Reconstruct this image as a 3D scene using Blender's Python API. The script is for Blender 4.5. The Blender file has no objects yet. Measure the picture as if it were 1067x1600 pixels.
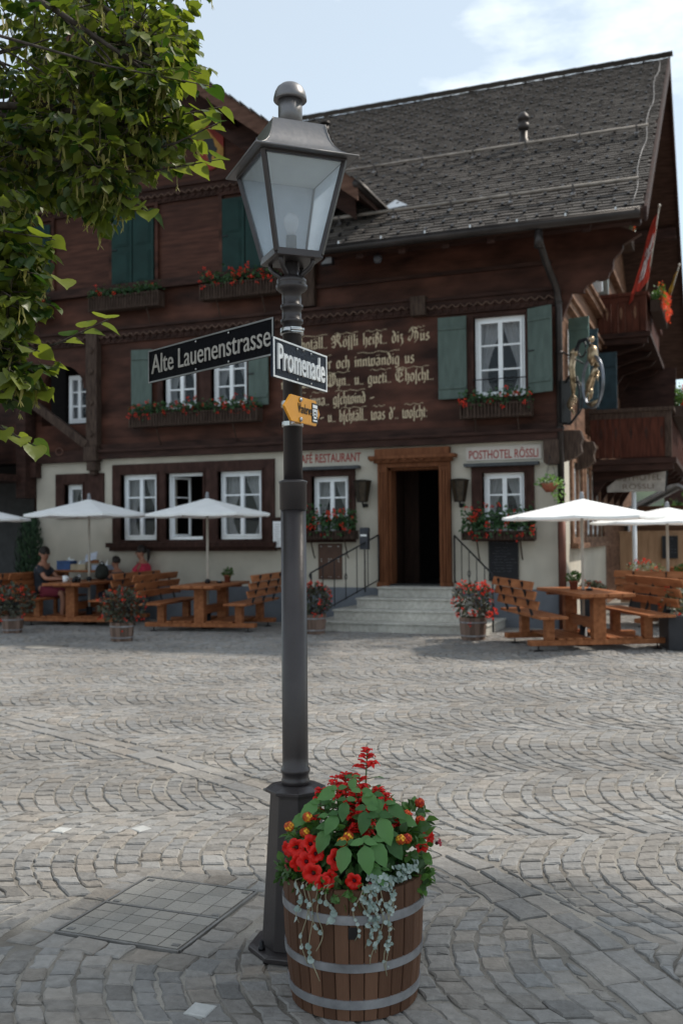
import bpy, math, random
import numpy as np
from mathutils import Vector, Matrix
random.seed(7)
S=bpy.context.scene
COL=S.collection
V=Vector
# ---------------------------------------------------------------- camera
FPX=1556.0; CX=533.5; CY=800.0
_a,_p,_r=[math.radians(t) for t in (21.17,1.41,-0.52)]
cF=V((-math.sin(_a)*math.cos(_p),math.cos(_a)*math.cos(_p),math.sin(_p)))
cR=V((math.cos(_a),math.sin(_a),0)); cU=cR.cross(cF)
cR,cU=cR*math.cos(_r)+cU*math.sin(_r),-cR*math.sin(_r)+cU*math.cos(_r)
CAM=V((2.481,-16.136,1.5))
HR=V((math.cos(_a),math.sin(_a),0)); HF=V((-math.sin(_a),math.cos(_a),0))
def pl(x,y,ax,v):                       # the place on the plane ax = v that the photo shows at x, y
    d=cF+cR*((x-CX)/FPX)-cU*((y-CY)/FPX); i='xyz'.index(ax)
    return CAM+d*((v-CAM[i])/d[i])
def cf(lat,dep,z): return V((CAM.x,CAM.y,0))+HR*lat+HF*dep+V((0,0,z))
cam=bpy.data.cameras.new('camera'); co=bpy.data.objects.new('camera',cam); COL.objects.link(co)
M3=Matrix((cR,cU,-cF)).transposed(); co.matrix_world=Matrix.Translation(CAM)@M3.to_4x4()
cam.sensor_fit='VERTICAL'; cam.sensor_height=36; cam.sensor_width=24; cam.lens=FPX/1600*36
cam.clip_start=.05; cam.clip_end=6000
cam.dof.use_dof=True; cam.dof.focus_distance=3.7; cam.dof.aperture_fstop=3.6
S.camera=co
S.render.resolution_x=682; S.render.resolution_y=1024
# ---------------------------------------------------------------- sky and sun
SUN=V((.74,.67,1.2)).normalized()
elev=math.asin(SUN.z); 
W=bpy.data.worlds.new('World'); S.world=W; W.use_nodes=True
nt=W.node_tree; N=nt.nodes; L=nt.links; N.clear()
out=N.new('ShaderNodeOutputWorld'); bg=N.new('ShaderNodeBackground'); bg.inputs[1].default_value=.12
sky=N.new('ShaderNodeTexSky'); sky.sky_type='NISHITA'; sky.sun_disc=False
sky.sun_elevation=elev; sky.sun_rotation=math.atan2(SUN.x,SUN.y); sky.air_density=1.0; sky.dust_density=2.2; sky.ozone_density=1.0; sky.altitude=1000
tc=N.new('ShaderNodeTexCoord'); mp=N.new('ShaderNodeMapping'); mp.inputs['Scale'].default_value=(1,1,2.6); mp.inputs['Location'].default_value=(.3,.05,.2)
n1=N.new('ShaderNodeTexNoise'); n1.inputs['Scale'].default_value=3.4; n1.inputs['Detail'].default_value=7; n1.inputs['Roughness'].default_value=.58
cr=N.new('ShaderNodeValToRGB'); cr.color_ramp.elements[0].position=.50; cr.color_ramp.elements[1].position=.70
cr.color_ramp.elements[0].color=(.38,.38,.38,1); cr.color_ramp.elements[1].color=(1,1,1,1)
mx=N.new('ShaderNodeMix'); mx.data_type='RGBA'; mx.inputs[7].default_value=(9.6,10.2,10.4,1)
L.new(tc.outputs['Generated'],mp.inputs[0]); L.new(mp.outputs[0],n1.inputs['Vector']); L.new(n1.outputs[0],cr.inputs[0])
L.new(cr.outputs[0],mx.inputs[0]); tn=N.new('ShaderNodeMix'); tn.data_type='RGBA'; tn.blend_type='MULTIPLY'; tn.inputs[0].default_value=1; tn.inputs[7].default_value=(.94,1.06,.99,1); L.new(sky.outputs[0],tn.inputs[6]); L.new(tn.outputs[2],mx.inputs[6]); L.new(mx.outputs[2],bg.inputs[0]); L.new(bg.outputs[0],out.inputs[0])
sl=bpy.data.lights.new('sun','SUN'); sl.energy=3.6; sl.angle=math.radians(3); sl.color=(1,.93,.82)
so=bpy.data.objects.new('sun',sl); COL.objects.link(so); so.rotation_euler=(-SUN).to_track_quat('-Z','Y').to_euler()
S.view_settings.view_transform='Standard'; S.view_settings.look='None'; S.view_settings.exposure=0.26; S.view_settings.gamma=1
# ---------------------------------------------------------------- materials
MATS={}
def mat(name,col,rough=.6,metal=0,var=.25,scale=6,bump=0,bscale=40,stretch=(1,1,1),col2=None,trans=0,spec=.4,attr=False,coat=0,hue=False,groove=None,gax=2,alpha=1,dirt=0,detail=5,vert=0):
    m=bpy.data.materials.new(name); m.use_nodes=True; n=m.node_tree.nodes; l=m.node_tree.links
    b=n['Principled BSDF']; b.inputs['Roughness'].default_value=rough; b.inputs['Metallic'].default_value=metal; b.inputs['Specular IOR Level'].default_value=spec
    if coat: b.inputs['Coat Weight'].default_value=coat
    t=n.new('ShaderNodeTexCoord'); mp=n.new('ShaderNodeMapping'); mp.inputs['Scale'].default_value=stretch; l.new(t.outputs['Object'],mp.inputs[0])
    nz=n.new('ShaderNodeTexNoise'); nz.inputs['Scale'].default_value=scale; nz.inputs['Detail'].default_value=detail; l.new(mp.outputs[0],nz.inputs['Vector'])
    if col2 is None: c1=[c*(1-var) for c in col]; c2=[min(1,c*(1+var)) for c in col]
    else: c1,c2=col,col2
    r=n.new('ShaderNodeValToRGB'); r.color_ramp.elements[0].position=.32; r.color_ramp.elements[1].position=.68
    r.color_ramp.elements[0].color=(*c1,1); r.color_ramp.elements[1].color=(*c2,1)
    fac=nz.outputs[0]
    if attr:
        at=n.new('ShaderNodeAttribute'); at.attribute_name='rnd'
        ma=n.new('ShaderNodeMath'); ma.operation='MULTIPLY_ADD'; ma.inputs[1].default_value=.45; l.new(fac,ma.inputs[0])
        mb=n.new('ShaderNodeMath'); mb.operation='MULTIPLY'; mb.inputs[1].default_value=.6; l.new(at.outputs['Fac'],mb.inputs[0]); l.new(mb.outputs[0],ma.inputs[2]); fac=ma.outputs[0]
    l.new(fac,r.inputs[0]); cout=r.outputs[0]
    if hue:                                   # each stone has a tint of its own
        wn0=n.new('ShaderNodeTexWhiteNoise'); wn0.noise_dimensions='1D'; l.new(at.outputs['Fac'],wn0.inputs[1])
        hr=n.new('ShaderNodeValToRGB'); hr.color_ramp.elements[0].color=(1.06,.99,.91,1); hr.color_ramp.elements[1].color=(.97,1,1.03,1); e=hr.color_ramp.elements.new(.18); e.color=(1.03,1,.96,1); l.new(wn0.outputs[0],hr.inputs[0])
        hm=n.new('ShaderNodeMix'); hm.data_type='RGBA'; hm.blend_type='MULTIPLY'; hm.inputs[0].default_value=1; l.new(cout,hm.inputs[6]); l.new(hr.outputs[0],hm.inputs[7]); cout=hm.outputs[2]
    if dirt:
        nd=n.new('ShaderNodeTexNoise'); nd.inputs['Scale'].default_value=.7; nd.inputs['Detail'].default_value=6; l.new(t.outputs['Object'],nd.inputs['Vector'])
        rd=n.new('ShaderNodeValToRGB'); rd.color_ramp.elements[0].position=.35; rd.color_ramp.elements[1].position=.65
        rd.color_ramp.elements[0].color=(1-dirt,)*3+(1,); rd.color_ramp.elements[1].color=(1,1,1,1); l.new(nd.outputs[0],rd.inputs[0])
        mm=n.new('ShaderNodeMix'); mm.data_type='RGBA'; mm.blend_type='MULTIPLY'; mm.inputs[0].default_value=1; l.new(cout,mm.inputs[6]); l.new(rd.outputs[0],mm.inputs[7]); cout=mm.outputs[2]
    h=None
    if groove:
        sp=n.new('ShaderNodeSeparateXYZ'); l.new(t.outputs['Object'],sp.inputs[0])
        dv=n.new('ShaderNodeMath'); dv.operation='DIVIDE'; dv.inputs[1].default_value=groove; l.new(sp.outputs[gax],dv.inputs[0])
        fr=n.new('ShaderNodeMath'); fr.operation='FRACT'; l.new(dv.outputs[0],fr.inputs[0])
        fl=n.new('ShaderNodeMath'); fl.operation='FLOOR'; l.new(dv.outputs[0],fl.inputs[0])
        wn=n.new('ShaderNodeTexWhiteNoise'); wn.noise_dimensions='1D'; l.new(fl.outputs[0],wn.inputs[1])
        rr=n.new('ShaderNodeValToRGB'); rr.color_ramp.elements[0].color=(.86,.86,.86,1); rr.color_ramp.elements[1].color=(1.08,1.06,1.05,1); l.new(wn.outputs[0],rr.inputs[0])
        m2=n.new('ShaderNodeMix'); m2.data_type='RGBA'; m2.blend_type='MULTIPLY'; m2.inputs[0].default_value=1; l.new(cout,m2.inputs[6]); l.new(rr.outputs[0],m2.inputs[7]); cout=m2.outputs[2]
        gr=n.new('ShaderNodeValToRGB'); e=gr.color_ramp.elements; e[0].position=0; e[0].color=(0,0,0,1); e[1].position=.06; e[1].color=(1,1,1,1); e2=e.new(.94); e2.color=(1,1,1,1); e3=e.new(1); e3.color=(0,0,0,1)
        l.new(fr.outputs[0],gr.inputs[0]); h=gr.outputs[0]
    l.new(cout,b.inputs['Base Color'])
    if bump or groove:
        nb=n.new('ShaderNodeTexNoise'); nb.inputs['Scale'].default_value=bscale; nb.inputs['Detail'].default_value=4; l.new(mp.outputs[0],nb.inputs['Vector'])
        bm=n.new('ShaderNodeBump'); bm.inputs['Strength'].default_value=max(bump,.05); bm.inputs['Distance'].default_value=.01; l.new(nb.outputs[0],bm.inputs['Height']); last=bm
        if h is not None:
            b2=n.new('ShaderNodeBump'); b2.inputs['Strength'].default_value=.35; b2.inputs['Distance'].default_value=.006; l.new(h,b2.inputs['Height']); l.new(bm.outputs[0],b2.inputs['Normal']); last=b2
        l.new(last.outputs[0],b.inputs['Normal'])
        rr2=n.new('ShaderNodeMapRange'); rr2.inputs['To Min'].default_value=max(.02,rough-.12); rr2.inputs['To Max'].default_value=min(1,rough+.12); l.new(nb.outputs[0],rr2.inputs[0]); l.new(rr2.outputs[0],b.inputs['Roughness'])
    if trans:
        tr=n.new('ShaderNodeBsdfTranslucent'); hs=n.new('ShaderNodeMix'); hs.data_type='RGBA'; hs.blend_type='MULTIPLY'; hs.inputs[0].default_value=1
        l.new(cout,hs.inputs[6]); hs.inputs[7].default_value=(1.6,1.7,.8,1) if trans<.9 else (1,1,1,1)
        ms=n.new('ShaderNodeMixShader'); ms.inputs[0].default_value=min(trans,.5) if trans<.9 else (.15 if trans<.93 else .35)
        l.new(hs.outputs[2],tr.inputs[0]); l.new(b.outputs[0],ms.inputs[1]); l.new(tr.outputs[0],ms.inputs[2]); l.new(ms.outputs[0],n['Material Output'].inputs[0])
    MATS[name]=m; return m
def glassmat(name,tint,rough,alpha):
    m=bpy.data.materials.new(name); m.use_nodes=True; n=m.node_tree.nodes; l=m.node_tree.links
    b=n['Principled BSDF']; b.inputs['Base Color'].default_value=(*tint,1); b.inputs['Roughness'].default_value=rough; b.inputs['Alpha'].default_value=alpha; b.inputs['Specular IOR Level'].default_value=.8
    if rough>.15:
        t=n.new('ShaderNodeTexCoord'); nb=n.new('ShaderNodeTexNoise'); nb.inputs['Scale'].default_value=9; nb.inputs['Detail'].default_value=5; l.new(t.outputs['Object'],nb.inputs['Vector'])
        mr=n.new('ShaderNodeMapRange'); mr.inputs['To Min'].default_value=alpha-.12; mr.inputs['To Max'].default_value=alpha+.12; l.new(nb.outputs[0],mr.inputs[0]); l.new(mr.outputs[0],b.inputs['Alpha'])
    MATS[name]=m; return m
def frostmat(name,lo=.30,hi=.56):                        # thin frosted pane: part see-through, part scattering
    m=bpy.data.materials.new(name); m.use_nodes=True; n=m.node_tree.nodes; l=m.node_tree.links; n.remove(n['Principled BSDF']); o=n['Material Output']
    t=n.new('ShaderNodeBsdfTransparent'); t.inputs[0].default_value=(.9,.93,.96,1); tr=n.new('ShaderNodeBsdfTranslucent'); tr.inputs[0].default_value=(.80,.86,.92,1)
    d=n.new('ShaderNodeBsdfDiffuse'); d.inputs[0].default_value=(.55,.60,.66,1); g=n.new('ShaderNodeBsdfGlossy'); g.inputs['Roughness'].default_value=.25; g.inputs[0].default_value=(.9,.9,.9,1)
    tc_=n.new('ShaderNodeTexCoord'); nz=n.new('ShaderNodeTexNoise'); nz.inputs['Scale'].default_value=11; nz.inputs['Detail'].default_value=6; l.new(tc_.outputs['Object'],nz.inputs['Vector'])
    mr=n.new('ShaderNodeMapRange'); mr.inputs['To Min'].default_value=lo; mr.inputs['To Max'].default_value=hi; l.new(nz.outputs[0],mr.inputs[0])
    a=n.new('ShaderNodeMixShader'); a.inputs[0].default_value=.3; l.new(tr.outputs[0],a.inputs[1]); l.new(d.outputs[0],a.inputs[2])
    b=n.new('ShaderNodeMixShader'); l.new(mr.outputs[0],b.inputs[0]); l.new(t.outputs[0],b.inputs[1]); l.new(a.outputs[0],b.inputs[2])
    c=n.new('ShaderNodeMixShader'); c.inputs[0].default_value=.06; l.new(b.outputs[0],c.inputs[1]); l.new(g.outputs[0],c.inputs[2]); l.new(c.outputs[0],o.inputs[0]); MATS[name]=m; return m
wood=lambda name,c,c2=None,**k: mat(name,c,col2=c2,**{**dict(rough=.72,spec=.15,stretch=(1,6,6),scale=3,bump=.25,bscale=22,var=.3,detail=8),**k})
facade=wood('facade_boards',(.030,.012,.008),(.130,.053,.036),groove=.19,stretch=(1.1,1,3),scale=1.2,rough=.6,dirt=.5)
gablew=wood('gable_boards',(.045,.017,.012),(.10,.042,.028),groove=.19,stretch=(.6,1,5),rough=.6,dirt=.25)
beamw=wood('dark_beam',(.022,.011,.009),(.055,.027,.021),stretch=(1,4,4),rough=.7)
postw=wood('weathered_post',(.03,.018,.014),(.085,.058,.045),stretch=(8,8,1),scale=5,bump=.6)
trimw=wood('window_trim',(.03,.014,.011),(.06,.03,.024),stretch=(4,4,2))
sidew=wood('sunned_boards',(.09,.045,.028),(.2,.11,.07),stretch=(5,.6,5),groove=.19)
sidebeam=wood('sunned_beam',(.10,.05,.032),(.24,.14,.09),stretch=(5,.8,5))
balw=wood('balcony_boards',(.045,.014,.009),(.10,.032,.02),stretch=(6,6,1),scale=3)
balorange=wood('balcony_orange',(.14,.045,.020),(.25,.09,.038),stretch=(6,6,1),scale=3)
doorw=wood('door_pine',(.10,.036,.016),(.18,.07,.032),stretch=(7,7,.8),scale=3)
doordark=wood('door_inner',(.012,.006,.004),(.025,.012,.008),stretch=(6,6,1))
tablew=wood('picnic_wood',(.22,.076,.030),(.38,.15,.064),stretch=(6,1,6),scale=3,rough=.5,bump=.15)
shutg=mat('shutter_sage',(.088,.120,.108),rough=.7,spec=.2,var=.15,scale=3,bump=.15,stretch=(4,4,1))
shutd=mat('shutter_teal',(.010,.033,.030),rough=.65,spec=.2,var=.2,scale=3,bump=.1)
shutl=mat('shutter_pale',(.45,.55,.55),rough=.5,var=.1)
plaster=mat('plaster',(.53,.49,.415),rough=.9,var=.07,scale=3,bump=.7,bscale=70,dirt=.2)
plinth=mat('plinth_grey',(.15,.165,.19),rough=.85,var=.1,scale=4,bump=.4,bscale=60,dirt=.2)
whitep=mat('white_paint',(.84,.87,.90),rough=.4,var=.04,bump=.05)
pinkp=mat('sign_plaster',(.50,.46,.42),rough=.8,var=.05,scale=8,bump=.3)
redlet=mat('red_lettering',(.27,.035,.03),rough=.7,var=.15,scale=20)
cream=mat('cream_lettering',(.50,.41,.28),rough=.8,var=.25,scale=25)
curt=mat('curtain',(.80,.82,.85),rough=.9,var=.12,scale=10,stretch=(14,1,1),trans=.95)
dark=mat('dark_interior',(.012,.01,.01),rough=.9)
pane=glassmat('window_glass',(.03,.04,.05),.04,.2)
frost=frostmat('lantern_glass',.08,.26); frost2=frostmat('lantern_glass_backlit',.55,.85)  # second glass is milkier: backlit glow of the rear panes put into the material
metal=mat('pole_paint',(.052,.045,.046),rough=.36,metal=.35,var=.12,scale=9,bump=.06,bscale=120,spec=.45,dirt=.12)
hoodm=mat('hood_metal',(.19,.185,.19),rough=.42,metal=.7,var=.10,scale=7,bump=.06,bscale=60,dirt=.18)
steel=mat('steel',(.5,.5,.5),rough=.3,metal=1,var=.1)
iron=mat('iron_black',(.02,.02,.023),rough=.5,metal=.5,var=.2)
copper=mat('gutter_metal',(.045,.038,.036),rough=.45,metal=.6,var=.25,scale=3,dirt=.3)
copper2=mat('downpipe_lower',(.10,.035,.022),rough=.55,metal=.4,var=.25,scale=3)
tile=mat('roof_shingle',(.052,.043,.038),col2=(.115,.100,.090),rough=.8,scale=9,bump=.5,bscale=30,attr=True,dirt=.35)
railw=mat('snow_rail',(.24,.21,.185),rough=.7,var=.3)
stone=mat('cobble_stone',(.165,.155,.146),col2=(.305,.293,.282),rough=.8,scale=26,bump=.65,bscale=55,attr=True,dirt=.28,hue=True)
stonel=mat('cover_stone',(.195,.185,.17),col2=(.25,.238,.22),rough=.8,scale=10,bump=.6,bscale=60,attr=True)
stonew=mat('white_stone',(.42,.42,.41),rough=.7,var=.12,scale=20,bump=.4)
mortar=mat('joint_sand',(.10,.088,.075),col2=(.32,.30,.27),rough=.95,scale=2.2,bump=.8,bscale=90,detail=9)
stepm=mat('granite_step',(.44,.42,.37),col2=(.60,.58,.53),rough=.75,scale=18,bump=.35,bscale=80,dirt=.42)
black=mat('sign_black',(.003,.003,.005),rough=.6,spec=.06,var=.2,scale=30,bump=.3,bscale=150)
bluesign=mat('sign_navy',(.006,.010,.022),rough=.45,spec=.2,var=.3,scale=30,bump=.5,bscale=120)
silver=mat('sign_silver',(.80,.80,.80),rough=.45,var=.1,scale=40,bump=.1)
taupe=mat('sign_letter_taupe',(.36,.34,.31),rough=.6,var=.1,scale=30)
yellow=mat('sign_yellow',(.78,.33,.02),rough=.4,var=.08,scale=12,dirt=.1)
blackp=mat('black_paint',(.01,.01,.01),rough=.5)
whiteflat=mat('sticker_white',(.75,.75,.75),rough=.5)
chalkb=mat('chalkboard',(.008,.008,.011),rough=.7,var=.4,scale=5)
chalk=mat('chalk',(.22,.23,.25),rough=.9,var=.4,scale=50)
canvas=mat('umbrella_canvas',(.94,.95,.95),rough=.85,var=.03,scale=5,trans=.91,bump=.1,bscale=30)
upole=mat('umbrella_pole',(.42,.38,.33),rough=.5,var=.15,stretch=(4,4,1))
terra=mat('terracotta',(.25,.08,.045),rough=.8,var=.2)
stave=wood('barrel_stave',(.10,.050,.031),(.165,.086,.054),stretch=(9,9,.9),scale=3,bump=.35,rough=.6,attr=True,dirt=.3)
stave2=wood('grey_stave',(.10,.065,.05),(.22,.15,.12),stretch=(9,9,1),scale=3,bump=.3,attr=True)
hoop=mat('hoop_zinc',(.30,.30,.315),rough=.5,metal=.45,var=.3,scale=12,bump=.2,bscale=60,dirt=.25)
soil=mat('soil',(.03,.02,.013),rough=1,bump=1,bscale=60)
leafg=mat('leaf_green',(.035,.085,.02),col2=(.085,.18,.045),rough=.45,scale=12,trans=.3,bump=.2,spec=.5,attr=True)
leafs=mat('leaf_salvia',(.04,.115,.03),col2=(.10,.23,.07),rough=.5,scale=16,trans=.3,bump=.3,attr=True)
leaft=mat('leaf_linden',(.024,.052,.009),col2=(.15,.175,.030),rough=.42,scale=5,trans=.45,bump=.2,spec=.5,attr=True)
bract=mat('linden_bract',(.30,.27,.10),rough=.6,trans=.4,var=.2)
silverl=mat('dichondra_leaf',(.24,.32,.29),col2=(.44,.52,.49),rough=.6,scale=20,trans=.95,attr=True)
vine=mat('vine_stem',(.35,.33,.22),rough=.7)
leafd=mat('leaf_dark',(.018,.05,.018),col2=(.05,.115,.04),rough=.5,scale=9,trans=.3,attr=True)
hedge=mat('needle_green',(.012,.035,.018),col2=(.04,.085,.04),rough=.7,scale=5,attr=True)
spruce=mat('spruce_blue',(.08,.12,.12),col2=(.19,.25,.25),rough=.8,scale=3,attr=True)
leafx=mat('leaf_brownish',(.035,.025,.02),col2=(.075,.085,.06),rough=.5,scale=9,trans=.2,attr=True)
redf=mat('red_bloom',(.62,.008,.006),col2=(.88,.022,.012),rough=.5,scale=30,trans=.95)
redg=mat('geranium_red',(.60,.02,.012),col2=(.85,.07,.035),rough=.6,scale=20,trans=.95)
salv=mat('salvia_red',(.60,.006,.006),col2=(.85,.02,.012),rough=.5,scale=30,trans=.95)
orangef=mat('lantana_orange',(.42,.05,.008),col2=(.80,.42,.03),rough=.7,scale=200,attr=True)
redl=mat('lantana_red',(.30,.006,.006),col2=(.70,.09,.015),rough=.7,scale=200,attr=True)
pinkf=mat('wilted_bloom',(.45,.06,.09),rough=.7,trans=.95)
bark=mat('bark',(.035,.026,.02),col2=(.075,.06,.05),rough=.9,scale=8,bump=.8,bscale=20,stretch=(4,4,1))
skin=mat('skin',(.36,.17,.11),rough=.5,var=.08)
gold=mat('gilding',(.11,.075,.04),col2=(.46,.35,.23),rough=.33,metal=.9,scale=12)
redflag=mat('flag_red',(.36,.045,.03),rough=.8,var=.15,trans=.95)
whitefl=mat('flag_white',(.75,.72,.72),rough=.8,var=.08,trans=.95)
# ---------------------------------------------------------------- geometry helpers
class MB:
    def __init__(s): s.v=[]; s.f=[]; s.r=[]; s.sm=[]
    def add(s,vs,fs,r=None,sm=False):
        o=len(s.v); s.v.extend([tuple(v) for v in vs]); r=random.random() if r is None else r
        for f in fs: s.f.append([i+o for i in f]); s.r.append(r); s.sm.append(sm)
        return s
    def box(s,x0,x1,y0,y1,z0,z1,r=None):
        return s.add([(x,y,z) for z in(z0,z1) for y in(y0,y1) for x in(x0,x1)],[(0,2,3,1),(4,5,7,6),(0,1,5,4),(2,6,7,3),(0,4,6,2),(1,3,7,5)],r)
    def obox(s,c,ax,ay,az,hx,hy,hz,r=None):
        c=V(c);ax=V(ax);ay=V(ay);az=V(az)
        return s.add([c+ax*hx*i+ay*hy*j+az*hz*k for k in(-1,1) for j in(-1,1) for i in(-1,1)],[(0,2,3,1),(4,5,7,6),(0,1,5,4),(2,6,7,3),(0,4,6,2),(1,3,7,5)],r)
    def bar(s,p,q,w,h=None,up=(0,0,1),r=None):
        p=V(p);q=V(q);h=w if h is None else h; d=(q-p); ln=d.length; d.normalize(); u=V(up)
        if abs(d.dot(u))>.98: u=V((1,0,0))
        sx=d.cross(u).normalized(); uz=sx.cross(d)
        return s.obox((p+q)/2,d,sx,uz,ln/2,w/2,h/2,r)
    def tube(s,pts,rad,n=8,r=None,cap=True):
        pts=[V(p) for p in pts]; rs=rad if isinstance(rad,(list,tuple)) else [rad]*len(pts); vs=[];fs=[]; up=None
        for i,p in enumerate(pts):
            d=(pts[min(i+1,len(pts)-1)]-pts[max(i-1,0)])
            d=d.normalized() if d.length>1e-9 else V((0,0,1))
            if up is None: up=V((0,0,1)) if abs(d.z)<.9 else V((1,0,0))
            a=d.cross(up); a=a.normalized() if a.length>1e-6 else V((1,0,0)); b=a.cross(d); up=b
            for k in range(n):
                t=2*math.pi*k/n; vs.append(p+(a*math.cos(t)+b*math.sin(t))*rs[i])
        for i in range(len(pts)-1):
            for k in range(n): fs.append((i*n+k,i*n+(k+1)%n,(i+1)*n+(k+1)%n,(i+1)*n+k))
        if cap: fs.append(tuple(range(n-1,-1,-1))); fs.append(tuple((len(pts)-1)*n+k for k in range(n)))
        return s.add(vs,fs,r,True)
    def lathe(s,prof,c=(0,0,0),n=24,r=None,sm=True,rot=0,sq=False):
        vs=[];fs=[];c=V(c)
        for (ra,z) in prof:
            for k in range(n):
                t=2*math.pi*k/n+rot; vs.append(c+V((ra*math.cos(t),ra*math.sin(t),z)))
        for i in range(len(prof)-1):
            for k in range(n): fs.append((i*n+k,i*n+(k+1)%n,(i+1)*n+(k+1)%n,(i+1)*n+k))
        fs.append(tuple(range(n-1,-1,-1))); fs.append(tuple((len(prof)-1)*n+k for k in range(n)))
        return s.add(vs,fs,r,sm)
    def prism(s,pts,off,r=None):           # closed outline (3D points in one plane) pushed by off
        pts=[V(p) for p in pts]; off=V(off); n=len(pts)
        nrm=V((0,0,0))
        for i in range(n): nrm+=pts[i].cross(pts[(i+1)%n])
        if nrm.dot(off)>0: pts=pts[::-1]
        vs=pts+[p+off for p in pts]
        return s.add(vs,[tuple(range(n))]+[tuple(range(2*n-1,n-1,-1))]+[(i,i+n,(i+1)%n+n,(i+1)%n) for i in range(n)],r)
    def poly(s,pts,r=None,sm=False): return s.add(pts,[tuple(range(len(pts)))],r,sm)
    def build(s,name,m,parent=None,bevel=0,sub=0,loc=None):
        me=bpy.data.meshes.new(name); me.from_pydata(s.v,[],s.f); me.materials.append(m)
        a=me.attributes.new('rnd','FLOAT','FACE'); a.data.foreach_set('value',s.r)
        me.polygons.foreach_set('use_smooth',s.sm); me.update()
        o=bpy.data.objects.new(name,me); COL.objects.link(o)
        if parent: o.parent=parent
        if bevel:
            b=o.modifiers.new('b','BEVEL'); b.width=bevel; b.segments=2; b.limit_method='ANGLE'; b.angle_limit=math.radians(40)
        if sub:
            b=o.modifiers.new('s','SUBSURF'); b.levels=b.render_levels=sub
        return o
def build_each(mb,name,m,parent=None,bevel=0):   # every separate piece becomes an object of its own
    par=list(range(len(mb.v)))
    def fd(i):
        while par[i]!=i: par[i]=par[par[i]]; i=par[i]
        return i
    for f in mb.f:
        for i in f[1:]: par[fd(i)]=fd(f[0])
    gr={}
    for k,f in enumerate(mb.f): gr.setdefault(fd(f[0]),[]).append(k)
    out_=[]
    for ks in gr.values():
        b=MB(); ix={}
        for k in ks:
            for i in mb.f[k]:
                if i not in ix: ix[i]=len(b.v); b.v.append(mb.v[i])
            b.f.append([ix[i] for i in mb.f[k]]); b.r.append(mb.r[k]); b.sm.append(mb.sm[k])
        out_.append(b.build(name,m,parent,bevel))
    return out_
def tag(o,label=None,cat=None,group=None,kind=None):
    if label:o['label']=label
    if cat:o['category']=cat
    if group:o['group']=group
    if kind:o['kind']=kind
    return o
def thing(name,label,cat,loc=(0,0,0),rz=0,group=None):
    o=bpy.data.objects.new(name,None); COL.objects.link(o); o.location=loc; o.rotation_euler=(0,0,rz); o.empty_display_size=.2
    return tag(o,label,cat,group)
def copy_tree(o,parent=None):
    c=o.copy(); COL.objects.link(c); c.parent=parent
    for ch in list(o.children): copy_tree(ch,c)
    return c
def relabel(o,label): o['label']=label; return o
def ft(body,size,width=1.0,depth=.003,bold=0.0,align='LEFT'):      # lettering -> vertices in x (along), y (up), z (out)
    cu=bpy.data.curves.new('t','FONT'); cu.body=body; cu.size=size; cu.extrude=depth/2; cu.offset=bold; cu.resolution_u=3; cu.space_character=1.0
    ob=bpy.data.objects.new('t',cu); COL.objects.link(ob); dg=bpy.context.evaluated_depsgraph_get()
    me=bpy.data.meshes.new_from_object(ob.evaluated_get(dg)); bpy.data.objects.remove(ob)
    vs=[(v.co.x*width,v.co.y,v.co.z) for v in me.vertices]; fs=[tuple(p.vertices) for p in me.polygons]; return vs,fs
def text_on(body,origin,ax,up,length,height,m,name='lettering',parent=None,depth=.003,bold=0,capheight=True,mb=None):
    """lettering fitted to a length and a height of its tallest letters, on the plane ax, up"""
    vs,fs=ft(body,1,1,1,bold); xs=[v[0] for v in vs]; ys=[v[1] for v in vs]
    x0,x1=min(xs),max(xs); y1=max(ys); sx=length/(x1-x0); sy=height/(y1 if y1>0 else 1)
    ax=V(ax).normalized(); up=V(up).normalized(); nn=ax.cross(up); o=V(origin)
    P=[o+ax*((v[0]-x0)*sx)+up*(v[1]*sy)+nn*((v[2]+.5)*depth) for v in vs]
    b=mb or MB(); b.add(P,fs,.5)
    return b if mb else b.build(name,m,parent)
def leaf_quad(mb,c,d,n,ln,w,curl=.15):     # pointed leaf folded on its midrib
    d=V(d).normalized(); s_=d.cross(V(n)); s_=s_.normalized() if s_.length>1e-5 else V((1,0,0)); n=s_.cross(d); c=V(c)
    pts=[c,c+d*ln*.3+s_*w*.5+n*curl*w*.5,c+d*ln*.65+s_*w*.4+n*curl*w*.3-n*ln*curl*.2,c+d*ln-n*ln*curl*.8,c+d*ln*.65-s_*w*.4+n*curl*w*.3-n*ln*curl*.2,c+d*ln*.3-s_*w*.5+n*curl*w*.5,c+d*ln*.33,c+d*ln*.66-n*ln*curl*.25]
    mb.add(pts,[(0,1,6),(1,2,7,6),(2,3,7),(0,6,5),(6,7,4,5),(7,3,4)],None,False)
def fine_leaf(mb,c,d,n,ln,w,fold=.25,droop=.5):      # soft oval pointed leaf with toothed, wavy edge
    d=V(d).normalized(); s_=d.cross(V(n)); s_=s_.normalized() if s_.length>1e-5 else V((1,0,0)); n=s_.cross(d); c=V(c); N_=8; vs=[];fs=[]; ph=random.uniform(0,6)
    for i in range(N_+1):
        t=i/N_; wd=w*.5*(math.sin(math.pi*t**.72)**.85)*(1+.05*(-1)**i) if 0<i<N_ else 0; m=c+d*(ln*(t-.12*droop*t*t))-n*(ln*droop*.35*t*t)
        for q in(-1,-.5,0,.5,1): vs.append(m+s_*(wd*q)+n*(abs(q)*wd*fold*(1.1-abs(q)*.3)+.05*wd*math.sin(ph+i*1.3+q*4)*abs(q)*2-.03*wd*(i%2)*(q!=0)))
    for i in range(N_):
        for j in range(4): fs.append((i*5+j,i*5+j+1,(i+1)*5+j+1,(i+1)*5+j))
    mb.add(vs,fs,None,True)
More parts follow.
